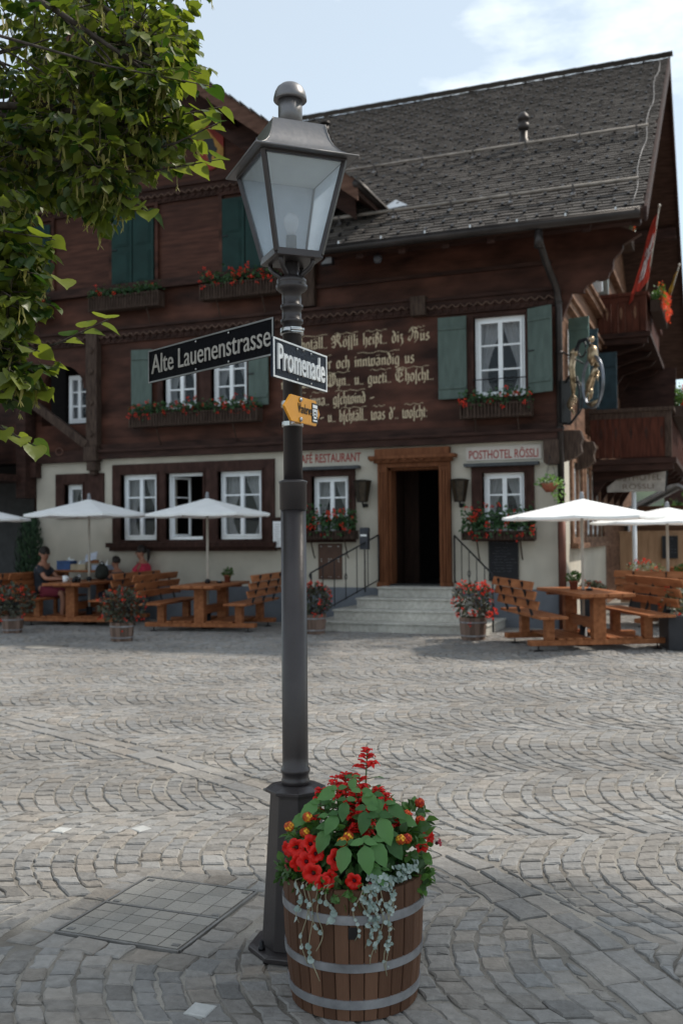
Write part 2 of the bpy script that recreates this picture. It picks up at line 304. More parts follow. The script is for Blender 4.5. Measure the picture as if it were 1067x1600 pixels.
def rdir(up=.3):
    while True:
        v=V((random.uniform(-1,1),random.uniform(-1,1),random.uniform(-1,1)))
        if .1<v.length<1: v.normalize(); v.z+=up; return v.normalized()
def clump(mb,c,rx,ry,rz,n,size,up=.3,shell=.5,flat=1):
    c=V(c)
    for _ in range(n):
        d=rdir(.0); k=random.uniform(shell,1)**.6; p=c+V((d.x*rx,d.y*ry,d.z*rz))*k
        dd=(d+rdir(.2)*.9); s=size*random.uniform(.6,1.25); leaf_quad(mb,p,dd,rdir(up*3),s,s*.75,random.uniform(0,.4))
def blossom(mb,c,r,n=7):                   # a round cluster of small petals
    c=V(c)
    for _ in range(n):
        d=rdir(.3); p=c+d*r*random.uniform(.3,1); leaf_quad(mb,p,d+rdir(.2)*.6,rdir(1),r*.9,r*.8,.2)
# ================================================================ GROUND
g=MB(); nx=[-300,-60,-14,8,60,300]; ny=[-300,-40,-20,16,60,3000]
for i in range(5):
    for j in range(5): g.poly([(nx[i],ny[j],-.009),(nx[i+1],ny[j],-.009),(nx[i+1],ny[j+1],-.009),(nx[i],ny[j+1],-.009)])
tag(g.build('ground',mortar),kind='structure')
STRIP=[(-12.5,-6.6),(-7.0,-8.0),(-3.29,-9.28),(-1.53,-10.03),(-.1,-10.76),(1.33,-11.66),(1.93,-12.3),(2.32,-12.83),(3.1,-14.0),(3.6,-15.2),(4.2,-17)]
def strip_d(x,y):                          # signed distance to the strip line (+ = far side)
    best=1e9;sg=1
    for (x0,y0),(x1,y1) in zip(STRIP,STRIP[1:]):
        dx,dy=x1-x0,y1-y0; t=max(0,min(1,((x-x0)*dx+(y-y0)*dy)/(dx*dx+dy*dy))); ex,ey=x-x0-t*dx,y-y0-t*dy; d=math.hypot(ex,ey)
        if d<best: best=d; sg=1 if dx*ey-dy*ex>0 else -1
    return best*sg
COVER=[V((.08,-12.93)),V((.05,-12.28)),V((.60,-12.33)),V((.58,-12.95))]
cvc=sum(COVER,V((0,0)))/4
def in_cover(x,y,m):
    q=V((x,y))-cvc; return abs(q.x)<.27+m and abs(q.y)<.325+m
def stone_at(mb,P,h=.0,shr=.0065,bev=.008):
    c=sum(P,V((0,0,0)))/len(P); top=[];mid=[];bot=[]
    tx,ty=random.uniform(-.02,.02),random.uniform(-.02,.02); zz=h+random.uniform(-.006,.003)
    P=[q for i in range(len(P)) for q in (P[i],(P[i]+P[(i+1)%len(P)])/2+V((random.uniform(-.007,.007),random.uniform(-.007,.007),0)))]
    for p in P:
        d=c-p; ln=d.length; j=V((random.uniform(-.005,.005),random.uniform(-.005,.005),0))
        a=p+d*(shr/ln)+j; b=p+d*((shr+bev)/ln)+j
        za=zz+tx*(a.x-c.x)+ty*(a.y-c.y)
        top.append((b.x,b.y,za+random.uniform(-.0015,.0015))); mid.append((a.x,a.y,za-.006)); bot.append((a.x,a.y,-.03))
    n=len(P); fs=[tuple(range(n))]
    for i in range(n): k=(i+1)%n; fs.append((i,n+i,n+k,k)); fs.append((n+i,2*n+i,2*n+k,n+k))
    vs=top+mid+bot
    area=sum(top[i][0]*top[(i+1)%n][1]-top[(i+1)%n][0]*top[i][1] for i in range(n))
    if area<0: fs=[f[::-1] for f in fs]
    mb.add(vs,fs,min(1,max(0,random.gauss(.5,.085) if random.random()>.05 else random.random()*1.1)))
def arc_field(mb,u0,u1,bands,du,s0_,n,keep,phase=0,th=0):
    for (v0,Wd) in bands:
        s=s0_*random.uniform(.82,1.2)
        rows=int((u1-u0)/du); ph=random.uniform(0,.3)
        off=[random.uniform(-.012,.012) for _ in range(rows+2)]
        vjs=[]
        for i in range(rows+1):
            vj=[0]+[k/n+random.uniform(-.16,.16)/n+(.5/n if i%2 else 0) for k in range(1,n)]+[1]
            vj=[max(0,min(1,t)) for t in vj]; vjs.append(vj)
        def arc(i,t):
            tt=(t-.5)*2; return V((u0+phase+ph+i*du+off[i]+s*tt*tt+.02*math.sin(i*.21+v0*3+t*2),v0+Wd*t,0))
        for i in range(rows):
            vj=vjs[i]
            for k in range(len(vj)-1):
                t0,t1=vj[k],vj[k+1]
                if t1-t0<.3/n: continue
                Q=[arc(i,t0),arc(i+1,t0),arc(i+1,t1),arc(i,t1)]
                P=[V((CAM.x,CAM.y,0))+HR*q.x+HF*q.y for q in Q]; c=sum(P,V((0,0,0)))/4
                if not keep(c): continue
                sd=strip_d(c.x,c.y)
                if abs(sd)<.32:                     # trim the stones that meet the edge row
                    sg=1 if sd>0 else -1; Pn=[]
                    for p in P:
                        dd=strip_d(p.x,p.y)*sg
                        if dd<.135:
                            e_=.01; gx=(strip_d(p.x+e_,p.y)-strip_d(p.x-e_,p.y))/(2*e_); gy=(strip_d(p.x,p.y+e_)-strip_d(p.x,p.y-e_))/(2*e_); p=p+V((gx,gy,0))*sg*(.135-dd)
                        Pn.append(p)
                    P=Pn; ar=abs(sum(P[i].x*P[(i+1)%4].y-P[(i+1)%4].x*P[i].y for i in range(4)))/2
                    if ar<.0028: continue
                stone_at(mb,P)
cob=MB(); WB=1.34
inside=lambda c:(c.x<.25 and c.y>-.05)
near_b=lambda c: math.hypot(c.x+2.4,c.y+.2)<1.1
arc_field(cob,-14.5,9.0,[(2.35-WB+i*WB,WB) for i in range(13)],.093,.24,13,lambda c:strip_d(c.x,c.y)>.07 and not inside(c) and c.x>-17 and not(-3.5<c.x<-1.0 and c.y>-1.2))
arc_field(cob,-3.2,3.2,[(1.75,1.2),(2.95,1.28),(4.23,1.3),(5.53,1.3),(6.83,1.3),(8.1,1.3),(9.4,1.3)],.097,.23,13,lambda c:strip_d(c.x,c.y)<-.07 and not in_cover(c.x,c.y,.13),phase=.05)
arc_field(cob,-14,-3.2,[(2.95+i*1.3,1.3) for i in range(9)],.097,.23,13,lambda c:strip_d(c.x,c.y)<-.07)
# row of long stones marking the carriageway edge
pts=[V((x,y,0)) for x,y in STRIP]; acc=[]
for a,b in zip(pts,pts[1:]):
    n=max(2,int((b-a).length/.05)); acc+=[a+(b-a)*(k/n) for k in range(n)]
i=0
while i<len(acc)-9:
    k=random.choice([3,4,5]); a,b=acc[i],acc[i+k]; d=(b-a).normalized(); nn=V((-d.y,d.x,0))
    w=random.uniform(.11,.13); stone_at(cob,[a-nn*w,b-nn*w,b+nn*.01,a+nn*.01],.001); stone_at(cob,[a+nn*.012,b+nn*.012,b+nn*w,a+nn*w],.001); i+=k
# setts laid round the cover frame
for sgn in(-1,1):
    x=-.40
    while x<.40:
        w=random.uniform(.1,.15); y=.325+.068; P=[V((cvc.x+x,cvc.y+sgn*(y-.06),0)),V((cvc.x+x+w,cvc.y+sgn*(y-.06),0)),V((cvc.x+x+w,cvc.y+sgn*(y+.06),0)),V((cvc.x+x,cvc.y+sgn*(y+.06),0))]; stone_at(cob,P); x+=w
    y=-.325
    while y<.325:
        w=random.uniform(.1,.14); xx=.27+.068; P=[V((cvc.x+sgn*(xx-.06),cvc.y+y,0)),V((cvc.x+sgn*(xx+.06),cvc.y+y,0)),V((cvc.x+sgn*(xx+.06),cvc.y+y+w,0)),V((cvc.x+sgn*(xx-.06),cvc.y+y+w,0))]; stone_at(cob,P); y+=w
tag(cob.build('cobbled_square',stone),kind='structure')
wst=MB()
for q in((313,1578),(96,1297),(567,1530),(221,1295)):
    p=pl(*q,'z',0); w=.055; a=random.uniform(0,1)
    wst.lathe([(w,-.02),(w,.001),(w*.88,.004)],(p.x,p.y,0),4,rot=a,sm=False)
tag(wst.build('white_paving_stones',stonew),kind='structure')
# utility cover
cv=thing('utility_cover','rectangular two-part utility cover with stone inlay, left of the lamp post base','utility cover',(cvc.x,cvc.y,0))
f=MB(); fx,fy=.27,.325
for y in(-fy,fy): f.box(-fx,fx,y-.0055,y+.0055,-.02,.002)
for x in(-fx,fx): f.box(x-.0055,x+.0055,-fy+.006,fy-.006,-.02,.002)
f.box(-fx+.0085,fx-.0085,-.006,.006,-.02,.0035)
for x in(-fx+.03,fx-.05):
    for y in(-fy+.03,fy-.05,.015): f.box(x,x+.03,y,y+.018,-.02,.005)
f.build('cover_frame',steel and mat('cover_steel',(.22,.215,.21),rough=.5,metal=.6,var=.3),cv)
for (ya,yb,ny_) in((-fy+.012,-.01,4),(.01,fy-.012,3)):
    p=MB(); nx_=6
    for i in range(nx_):
        for j in range(ny_):
            dx=(2*fx-.024)/nx_; dy=(yb-ya)/ny_; x=-fx+.012+i*dx; y=ya+j*dy; z=random.uniform(.001,.003)
            p.box(x+.002,x+dx-.002,y+.002,y+dy-.002,-.02,z)
    p.build('stone_inlay',stonel,cv)
mh=thing('manhole_cover','round iron manhole cover set in the cobbles in front of the left picnic tables','manhole cover',(*pl(70,1011,'z',0).xy,0))
MB().lathe([(.33,-.02),(.33,.003),(.30,.006)],n=32).build('cover_ring',MATS['cover_steel'],mh)
b=MB(); b.lathe([(.27,.0),(.27,.009),(.25,.011)],n=32)
b.build('cover_disc',mortar,mh)
# ================================================================ BUILDING
B=thing('hotel_building','dark timber chalet hotel with white plaster ground floor and slate grey shingle roof','building')
def wallbox(mb,x0,x1,z0,z1,y0,y1,holes,axis='x'):
    xs=sorted({x0,x1}|{h[0] for h in holes}|{h[1] for h in holes}); zs=sorted({z0,z1}|{h[2] for h in holes}|{h[3] for h in holes})
    xs=[x for x in xs if x0<=x<=x1]; zs=[z for z in zs if z0<=z<=z1]
    for i in range(len(xs)-1):
        for j in range(len(zs)-1):
            cx_,cz=(xs[i]+xs[i+1])/2,(zs[j]+zs[j+1])/2
            if any(h[0]<cx_<h[1] and h[2]<cz<h[3] for h in holes): continue
            if axis=='x': mb.box(xs[i],xs[i+1],y0,y1,zs[j],zs[j+1])
            else: mb.box(y0,y1,xs[i],xs[i+1],zs[j],zs[j+1])
# front openings
TR=[(-8.22,-7.45),(-7.24,-6.47),(-6.15,-5.28)]
H0=[(-2.92,-1.97,.66,2.66),(-4.30,-3.62,1.50,2.55),(-1.26,-.58,1.50,2.52),(-9.5,-9.1,2.05,2.55)]+[(a,b,1.47,2.70) for a,b in TR]
H1=[(-1.38,-.54,3.77,5.10),(-7.30,-6.60,3.90,4.95),(-6.28,-5.56,3.90,4.95),(-10.08,-8.98,3.72,4.98)]
w=MB(); wallbox(w,-10.2,-.0,.62,3.02,0,.35,H0); w.build('plaster_wall',plaster,B)
w=MB(); wallbox(w,-10.2,.0,-.02,.62,-.02,.35,[(-2.92,-1.97,.6,.7)]); w.build('plinth',plinth,B)
w=MB(); wallbox(w,-15.5,0,3.02,6.3,0,.3,H1); w.build('timber_wall',facade,B)
w=MB(); wallbox(w,-15.5,-3.9,6.3,8.0,0,.3,[])
w.prism([(-15.5,0,8.0),(-3.9,0,8.0),(-3.9,0,7.75),(-3.35,0,7.45),(-7.95,0,10.8),(-13.5,0,6.8),(-15.5,0,6.8)][0:1]+[(-11.9,0,8.0)]+[(-7.95,0,10.85),(-4.1,0,8.0)],(0,.3,0)) if False else None
w.prism([(-11.7,0,8.0),(-7.95,0,10.8),(-4.2,0,8.0)],(0,.3,0)); w.box(-3.9,0,0,.3,6.3,6.9); w.build('gable_wall',gablew,B)
# side wall and its gable (x = 0)
SH=[(1.1,2.3,1.45,2.75),(2.75,5.6,1.45,2.75),(1.0,1.9,3.8,5.1),(3.0,4.8,3.4,5.2),(3.2,3.9,6.3,7.4),(5.6,6.3,6.3,7.6)]
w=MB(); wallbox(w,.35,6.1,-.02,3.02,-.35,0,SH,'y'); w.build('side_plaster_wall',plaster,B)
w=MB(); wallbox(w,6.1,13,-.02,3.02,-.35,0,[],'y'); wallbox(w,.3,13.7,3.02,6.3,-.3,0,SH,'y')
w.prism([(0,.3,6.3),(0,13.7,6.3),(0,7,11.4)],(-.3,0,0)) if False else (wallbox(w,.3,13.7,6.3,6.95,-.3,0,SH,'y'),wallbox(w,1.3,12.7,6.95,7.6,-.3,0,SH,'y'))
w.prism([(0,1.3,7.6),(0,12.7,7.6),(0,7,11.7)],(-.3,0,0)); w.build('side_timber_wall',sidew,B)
# inner rooms kept dark: floor, back wall, partition
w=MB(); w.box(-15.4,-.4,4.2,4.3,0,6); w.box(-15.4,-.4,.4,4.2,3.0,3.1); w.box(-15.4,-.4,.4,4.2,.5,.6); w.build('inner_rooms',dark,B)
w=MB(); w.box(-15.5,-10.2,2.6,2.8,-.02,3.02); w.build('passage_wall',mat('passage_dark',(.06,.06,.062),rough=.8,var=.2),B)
w=MB()
for x,w_ in((-10.9,.1),(-11.3,.25),(-12.2,.1)): w.box(x,x+w_,2.45,2.6,0,2.9)
w.build('passage_door',beamw,B)
# main roof ----------------------------------------------------------------
RP=(7.0+1.1); RS=(12.1-6.25)/RP; rn=V((0,-RS,1)).normalized(); rd=V((0,1,RS)).normalized()
def roofz(y): return 6.25+RS*(y+1.1)
VX=1.42
r=MB()
def slab(mb,pts,t): mb.prism(pts,-V(t))
r.prism([(-4.2,-1.1,roofz(-1.1)),(VX,-1.1,roofz(-1.1)),(VX,7,12.1),(-4.2,7,12.1)],(0,0,-.16))
r.prism([(-15.5,1.2,roofz(1.2)),(-4.2,1.2,roofz(1.2)),(-4.2,7,12.1),(-15.5,7,12.1)],(0,0,-.16))
r.prism([(-15.5,7,12.1),(VX,7,12.1),(VX,15.1,6.25),(-15.5,15.1,6.25)],(0,0,-.16))
roof=r.build('roof',wood('soffit_boards',(.03,.015,.011),(.065,.035,.026),stretch=(1,5,5)),B)
t=MB(); sl_=0; slen=(7+1.1)/rd.y; cw=.130; ncr=int(slen/cw)
for i in range(ncr+1):
    s0=i*cw; y=-1.1+rd.y*s0; x=-9.3+random.uniform(0,.1)-(.11 if i%2 else 0)
    xs=-4.2 if y<.55 else -9.3
    while x<VX-.02:
        wd=.22+random.uniform(-.02,.02); gap=.016 if random.random()<.25 else .005
        x1=min(x+wd,VX)
        if x>xs and x1-x>.05:
            a=V((x+gap,-1.1,roofz(-1.1)))+rd*(s0-.02)+rn*(.034+random.uniform(-.004,.006)); ln=cw*1.35; b=a+rd*min(ln,slen-s0+.02)-rn*.028
            e=V((x1-x-gap-.003,0,0)); 
            t.add([a,a+e,b+e,b,a-rn*.026,a+e-rn*.026,b+e-rn*.026,b-rn*.026],[(0,1,2,3),(4,5,1,0),(5,6,2,1),(7,4,0,3)])
        x=x1
t.build('shingles',tile,roof)
hk=MB()
for i in range(1,ncr,2):
    s0=i*cw; q=V((0,-1.1,roofz(-1.1)))+rd*s0; x=(-4.1 if q.y<.55 else -9.0)+(.22 if (i//2)%2 else 0)
    while x<VX-.1: hk.obox(V((x+random.uniform(-.02,.02),q.y,q.z))+rn*.045,(1,0,0),rd,rn,.020,.045,.014); x+=.44
tag(hk.build('snow_hooks',iron,roof),kind='stuff')
r=MB()
for x0 in np.arange(-9,VX-.3,.42): r.bar((x0,6.98,12.17),(x0+.44,6.98,12.18),.22,.03)
r.tube([(-9,7,12.2),(VX,7,12.2)],.025,6); r.build('ridge_cap',copper,roof)
r=MB(); r.prism([(VX+.005,-1.12,roofz(-1.1)+.02),(VX+.005,7,12.12),(VX+.005,15.1,6.27),(VX+.005,15.1,5.97),(VX+.005,7,11.84),(VX+.005,-1.12,roofz(-1.1)-.2)],(.04,0,0)); r.build('barge_board',beamw,roof)
r=MB()                                  # eaves boarding, rafters and purlins carrying the verge
for x in np.arange(-3.8,VX,.72): r.prism([(x,-1.02,roofz(-1.02)-.17),(x,.1,roofz(.1)-.17),(x,.1,roofz(.1)-.33),(x,-1.02,roofz(-1.02)-.29)],(.12,0,0))
for y in(3.4,7.0,10.6): r.box(-.1,VX-.05,y-.12,y+.12,roofz(y if y<=7 else 14-y)-.45,roofz(y if y<=7 else 14-y)-.18)
r.box(-4.0,VX-.1,-.42,-.22,roofz(-.3)-.55,roofz(-.3)-.34)
for x in np.arange(.1,VX,.22): r.box(x,x+.02,.5,13.4,5.95,5.96) if False else None
build_each(r,'rafter',beamw,roof)
gt=MB(); gt.tube([(-4.15,-1.19,6.17),(VX-.05,-1.19,6.17)],.075,12); gt.tube([(-4.15,-1.275,6.215),(VX-.05,-1.275,6.215)],.012,6); gt.build('gutter',copper,B)
gb=MB()
for x in np.arange(-4,VX,.72): gb.bar((x,-1.28,6.26),(x,-1.06,6.32),.02,.012); gb.obox((x,-1.28,6.235),(1,0,0),(0,1,0),(0,0,1),.012,.008,.02)
build_each(gb,'gutter_clip',steel,B)
dp=MB(); dp.tube([(-.1,-1.15,6.1),(-.1,-1.12,5.95),(-.07,-.75,5.72),(.0,-.14,5.42),(.02,-.1,5.2),(.02,-.1,1.95)],.055,12)
for z in(5.2,4.4,3.2,2.3): dp.lathe([(.066,z-.02),(.066,z+.02)],(.02,-.1,0),12)
dp.lathe([(.075,5.83),(.06,6.05)],(-.1,-1.14,0),12); dp.build('downpipe',copper,B)
dp=MB(); dp.tube([(.02,-.1,1.95),(.02,-.1,.0)],.064,12); dp.lathe([(.08,1.9),(.08,1.97)],(.02,-.1,0),12); dp.build('lower_downpipe',copper2,B)
for k,(s0) in enumerate((.95,3.95)):       # snow rails with their brackets
    p=V((0,-1.1,roofz(-1.1)))+rd*s0+rn*.16; x0=-3.9 if k==0 else -9
    rl=MB(); rl.tube([(x0,p.y,p.z),(VX-.12,p.y,p.z)],.028,7)
    rr=rl.build('snow_rail',railw,roof)
    for j,x in enumerate(np.arange(x0+.3,VX-.3,.98)):
        bk=MB(); q=V((x,p.y,p.z)); bk.bar(q-rn*.13+rd*.12,q+rn*.03,.03,.012); bk.bar(q-rn*.1-rd*.02,q+rn*.04-rd*.02,.03,.012); bk.obox(q-rn*.09-rd*.07,(1,0,0),rd,rn,.035,.06,.006)
        bk.build('rail_bracket',steel if 0 else MATS['hood_metal'],roof)
c=MB(); wp=[V((VX-.16,-1.1,roofz(-1.1)))+rd*s+rn*(.07+.02*math.sin(s*5))+V((.03*math.sin(s*2.3),0,0)) for s in np.linspace(0,slen,30)]; c.tube(wp,.0055,4); c.build('lightning_wire',MATS['hood_metal'],roof)
def stack(px,py,h,rad,cowl=True):
    d=cF+cR*((px-CX)/FPX)-cU*((py-CY)/FPX); q=V((0,-1.1,roofz(-1.1))); tt=(q-CAM).dot(rn)/d.dot(rn); p=CAM+d*tt
    s=MB(); s.lathe([(rad*1.6,-.15),(rad*1.25,.08),(rad,.1),(rad,h*.42)],p,16)
    if cowl: s.lathe([(rad,h*.42),(rad*1.45,h*.5),(rad*1.45,h*.62),(rad*.9,h*.66),(rad*.9,h*.72),(rad*1.5,h*.76),(rad*1.5,h*.84),(rad*.5,h*1.0),(.01,h*1.02)],p,16)
    else: s.lathe([(rad,h*.42),(rad,h*.9)],p,16); s.lathe([(rad*1.4,h*.93),(rad*1.4,h)],p,16)
    return s.build('vent_pipe',copper,roof)
stack(818,226,.62,.075); stack(508,226,.50,.09,False)
fl=MB(); fl.prism([(-3.0,-.02,7.1),(-2.55,.10,roofz(.10)+.06),(-2.85,.40,roofz(.4)+.06)],(0,0,.01)); fl.build('valley_flashing',MATS['steel'],roof)
# cross gable roof -----------------------------------------------------------
AX,AZ,SL=-7.95,10.98,.765
cg=MB()
for sgn in(1,-1):
    e=4.98; P=[(AX,-1.25,AZ),(AX+sgn*e,-1.25,AZ-SL*e),(AX+sgn*e,.3 if sgn>0 else 1,AZ-SL*e),(AX,5.5,AZ)]
    cg.prism(P if sgn<0 else P[::-1],(0,0,-.16))
cgo=cg.build('gable_roof',MATS['soffit_boards'],B)
cg=MB()
for sgn in(1,-1):
    e=5.0; cg.prism([(AX,-1.28,AZ+.05),(AX+sgn*e,-1.28,AZ+.05-SL*e),(AX+sgn*e,-1.28,AZ-.27-SL*e),(AX,-1.28,AZ-.27)],(0,.045,0))
cg.build('gable_fascia',wood('fascia',(.07,.035,.024),(.13,.07,.05),stretch=(1,5,5)),cgo)
cg=MB()
for sgn in(1,-1):
    for i in range(26):
        e0=i*.195; a=V((AX+sgn*e0,-1.32,AZ+.06-SL*e0)); b=V((AX+sgn*(e0+.22),-1.32,AZ+.025-SL*(e0+.22)))
        yb=5.5-(e0/5)*5.1 if sgn>0 else 5
        cg.prism([a,b,V((b.x,yb,b.z)),V((a.x,yb,a.z))] ,(0,0,.03))
cg.build('gable_shingles',tile,cgo)
cg=MB(); cg.tube([(AX+4.99,-1.3,AZ-SL*5+.0),(AX+4.99,.25,AZ-SL*5+.0)],.07,10); cg.build('gable_gutter',copper,cgo)
cg=MB()
for k,e in enumerate((1.2,2.4,3.6)): cg.box(AX+e-.1,AX+e+.1,-1.1,0,AZ-SL*e-.42,AZ-SL*e-.18); cg.box(AX-e-.1,AX-e+.1,-1.1,0,AZ-SL*e-.42,AZ-SL*e-.18)
for sgn in(1,-1):                         # curved boards under the rake
    P=[];n=14
    for i in range(n+1): e=.3+i*4.4/n; P.append((AX+sgn*e,-.55,AZ-SL*e-.2))
    for i in range(n,-1,-1): e=.3+i*4.4/n; P.append((AX+sgn*e,-.55,AZ-SL*e-.55-.12*math.sin(i/n*math.pi)))
    cg.prism(P,(0,.05,0))
build_each(cg,'purlin_end',beamw,cgo)
# trim on the front ------------------------------------------------------------
def frieze(name,x0,x1,z,parent,depth=.09):
    b=MB(); b.box(x0,x1,-depth,-.002,z-.02,z+.10); b.box(x0,x1,-depth-.05,-.002,z+.1,z+.15); b.box(x0,x1,-depth*.55,-.002,z-.13,z-.02)
    o=b.build(name,beamw,parent)
    q=MB(); n=int((x1-x0)/.145); P=[]
    for i in range(n*8+1):
        x=x0+i/8*.145; P.append((x,-depth-.012,z-.005+.026*math.sin(i/8*2*math.pi)))
    q.tube(P,.0125,5); q.build('wave_moulding',MATS['wave_wood'] if 'wave_wood' in MATS else wood('wave_wood',(.075,.045,.035),(.14,.09,.07)),o)
    q=MB()
    y_=-depth*.55-.02; lo=[]
    for i in range(n): x=x0+(i+.75)*.145; lo+=[(x-.045,y_,z-.035),(x-.03,y_,z-.11),(x,y_,z-.085),(x+.03,y_,z-.11),(x+.045,y_,z-.035)]
    q.prism([(x0,y_,z-.022)]+[(x0,y_,z-.035)]+lo+[(x1,y_,z-.035),(x1,y_,z-.022)],(0,.019,0))
    q.build('tooth_moulding',beamw,o)
    return o
frieze('frieze',-15.4,-2.4,5.36,B); frieze('frieze',-2.2,-.02,5.32,B); frieze('frieze',-15,-4.35,7.92,B)
b=MB()
b.box(-8.7,.06,-.13,-.002,3.02,3.14); b.box(-8.7,.06,-.17,-.002,3.14,3.19); b.box(-8.7,.05,-.06,-.002,3.19,3.3)
b.box(-10.2,-8.95,-.12,-.002,2.98,3.1); b.box(-10.2,-8.95,-.07,-.002,3.1,3.2); b.build('ground_floor_beam',beamw,B)
b=MB(); b.box(-15.4,-4.3,-.14,-.002,6.17,6.26); b.box(-15.4,-4.3,-.1,-.002,6.26,6.34); b.box(-4.3,-.1,-.06,-.002,5.86,5.92); b.build('upper_beam',beamw,B)
b=MB(); b.box(-2.43,-2.17,-.18,-.002,5.2,5.52); b.box(-4.45,-4.2,-.12,-.002,5.55,8.0); build_each(b,'beam_end',postw,B)
# carved corner post, brackets
b=MB(); b.box(-8.93,-8.68,-.17,-.002,3.25,5.47); b.box(-8.95,-8.66,-.23,-.002,2.98,3.25); b.box(-8.9,-8.7,-.2,-.002,2.8,2.98); b.box(-8.86,-8.74,-.16,-.002,2.72,2.8)
for z in(3.5,4.1,4.7,5.1): b.obox((-8.805,-.185,z),(.7,0,.7),(0,1,0),(-.7,0,.7),.05,.012,.05)
b.build('carved_post',postw,B,bevel=.012)
b=MB(); b.bar((-10.25,-.25,4.25),(-8.93,-.12,3.3),.13,.16); b.build('diagonal_brace',postw,B)
b=MB(); b.box(-10.42,-10.2,-.35,-.02,2.3,4.9); b.box(-10.3,-10.08,-.2,-.002,2.7,3.0); b.build('balcony_post',beamw,B,bevel=.01)
# loggia with arched opening
b=MB(); b.box(-10.4,-8.6,1.2,1.25,3.5,5.1); b.box(-10.1,-8.9,.3,1.2,3.66,3.72); b.build('loggia_recess',dark,B)
P=[(-10.08,-.003,4.98),(-10.08,-.003,4.6)]+[(-9.6-.44*math.cos(a),-.003,4.45+.45*math.sin(a)) for a in np.linspace(.1,math.pi/2,8)]+[(-9.6,-.003,4.98)]
b=MB(); b.prism(P,(0,.1,0)); P=[(-8.98,-.003,4.98),(-8.98,-.003,4.4)]+[(-9.6+.5*math.cos(a),-.003,4.42+.47*math.sin(a)) for a in np.linspace(.0,math.pi/2,8)]+[(-9.6,-.003,4.98)]
b.prism(P,(0,.1,0)); build_each(b,'arch_board',facade,B)
# windows ------------------------------------------------------------------------
def window(x0,x1,z0,z1,y=.1,ax='x',rows=3,curtain=True,open_left=False,fw=.055,name='window',half=False,out=1):
    """white casement window with muntins; ax x = front wall (faces -y), ax y = side wall (faces +x)"""
    def T(u,v,z): return (u,v,z) if ax=='x' else (-v,u,z)
    fr=MB()
    def bx(a,b,c,d,v0,v1):
        p=T(a,v0,c);q=T(b,v1,d); fr.box(min(p[0],q[0]),max(p[0],q[0]),min(p[1],q[1]),max(p[1],q[1]),c,d)
    bx(x0,x1,z0,z0+fw,y-.03,y+.05);bx(x0,x1,z1-fw,z1,y-.03,y+.05);bx(x0,x0+fw,z0+fw,z1-fw,y-.03,y+.05);bx(x1-fw,x1,z0+fw,z1-fw,y-.03,y+.05)
    xm=(x0+x1)/2; leafs_=[(x0+fw,xm),(xm,x1-fw)] if not half else [(x0+fw,x1-fw)]
    iw=.035
    panes=[]
    for k,(a,b) in enumerate(leafs_):
        if open_left: continue
        v0=y-.045-.002*k
        bx(a+.002,a+iw,z0+fw,z1-fw,v0,y+.03);bx(b-iw,b-.002,z0+fw,z1-fw,v0,y+.03);bx(a+iw,b-iw,z0+fw,z0+fw+iw,v0,y+.03);bx(a+iw,b-iw,z1-fw-iw,z1-fw,v0,y+.03)
        for j in range(1,rows): zz=z0+fw+(z1-z0-2*fw)*j/rows; bx(a+iw,b-iw,zz-.013,zz+.013,y-.03,y+.02)
        panes.append((a+iw*.6,b-iw*.6))
    o=fr.build(name,whitep,B)
    if panes:
        p=MB()
        for a,b in panes:
            q=[T(a,y,z0+fw+.02),T(b,y,z0+fw+.02),T(b,y,z1-fw-.02),T(a,y,z1-fw-.02)]; p.prism(q,(0,.006,0) if ax=='x' else (-.006,0,0))
        p.build('pane',pane,o)
    if curtain:
        for k,s in enumerate((1,-1)):
            c_=MB(); n=22; m=14; vs=[];fs=[]; e0=x0+.02 if s>0 else x1-.02; wd=(x1-x0)/2-.03
            for j in range(m+1):
                t_=j/m; z=z1-.04-(z1-z0-.1)*t_; open_=wd*(1-.62*math.sin(min(1,t_/.75)*math.pi/2)**1.7) if t_<.78 else wd*(.38+.25*(t_-.78)/.22)
                for i in range(n+1): uu=i/n; vs.append(T(e0+s*open_*uu,y+.13+.018*math.sin(uu*30+j*.15)+.01*math.sin(uu*11),z))
            for j in range(m):
                for i in range(n): fs.append((j*(n+1)+i,j*(n+1)+i+1,(j+1)*(n+1)+i+1,(j+1)*(n+1)+i))
            c_.add(vs,fs,.5,True); c_.build('curtain',curt,o)
    return o
window(*H1[0][:4],fw=.06); window(*H1[1][:4]); window(*H1[2][:4])
window(*H0[1][:4]); window(*H0[2][:4]); window(H0[3][0],H0[3][1],H0[3][2],H0[3][3],rows=1,half=True)
window(TR[0][0],TR[0][1],1.47,2.70); window(TR[2][0],TR[2][1],1.47,2.70)
o=window(TR[1][0],TR[1][1],1.47,2.70,open_left=True,curtain=False)
c_=MB()                                   # the middle casement stands open, swung inwards
for (za,zb) in((1.53,1.57),(2.6,2.64),(1.9,1.92),(2.25,2.27)): c_.bar((-7.18,.13,(za+zb)/2),(-7.02,.45,(za+zb)/2),.035,zb-za)
c_.bar((-7.18,.13,1.53),(-7.18,.13,2.64),.04); c_.bar((-7.02,.45,1.53),(-7.02,.45,2.64),.04); c_.build('open_casement',whitep,o)
window(-9.72,-9.20,3.80,4.75,y=.42,half=False)
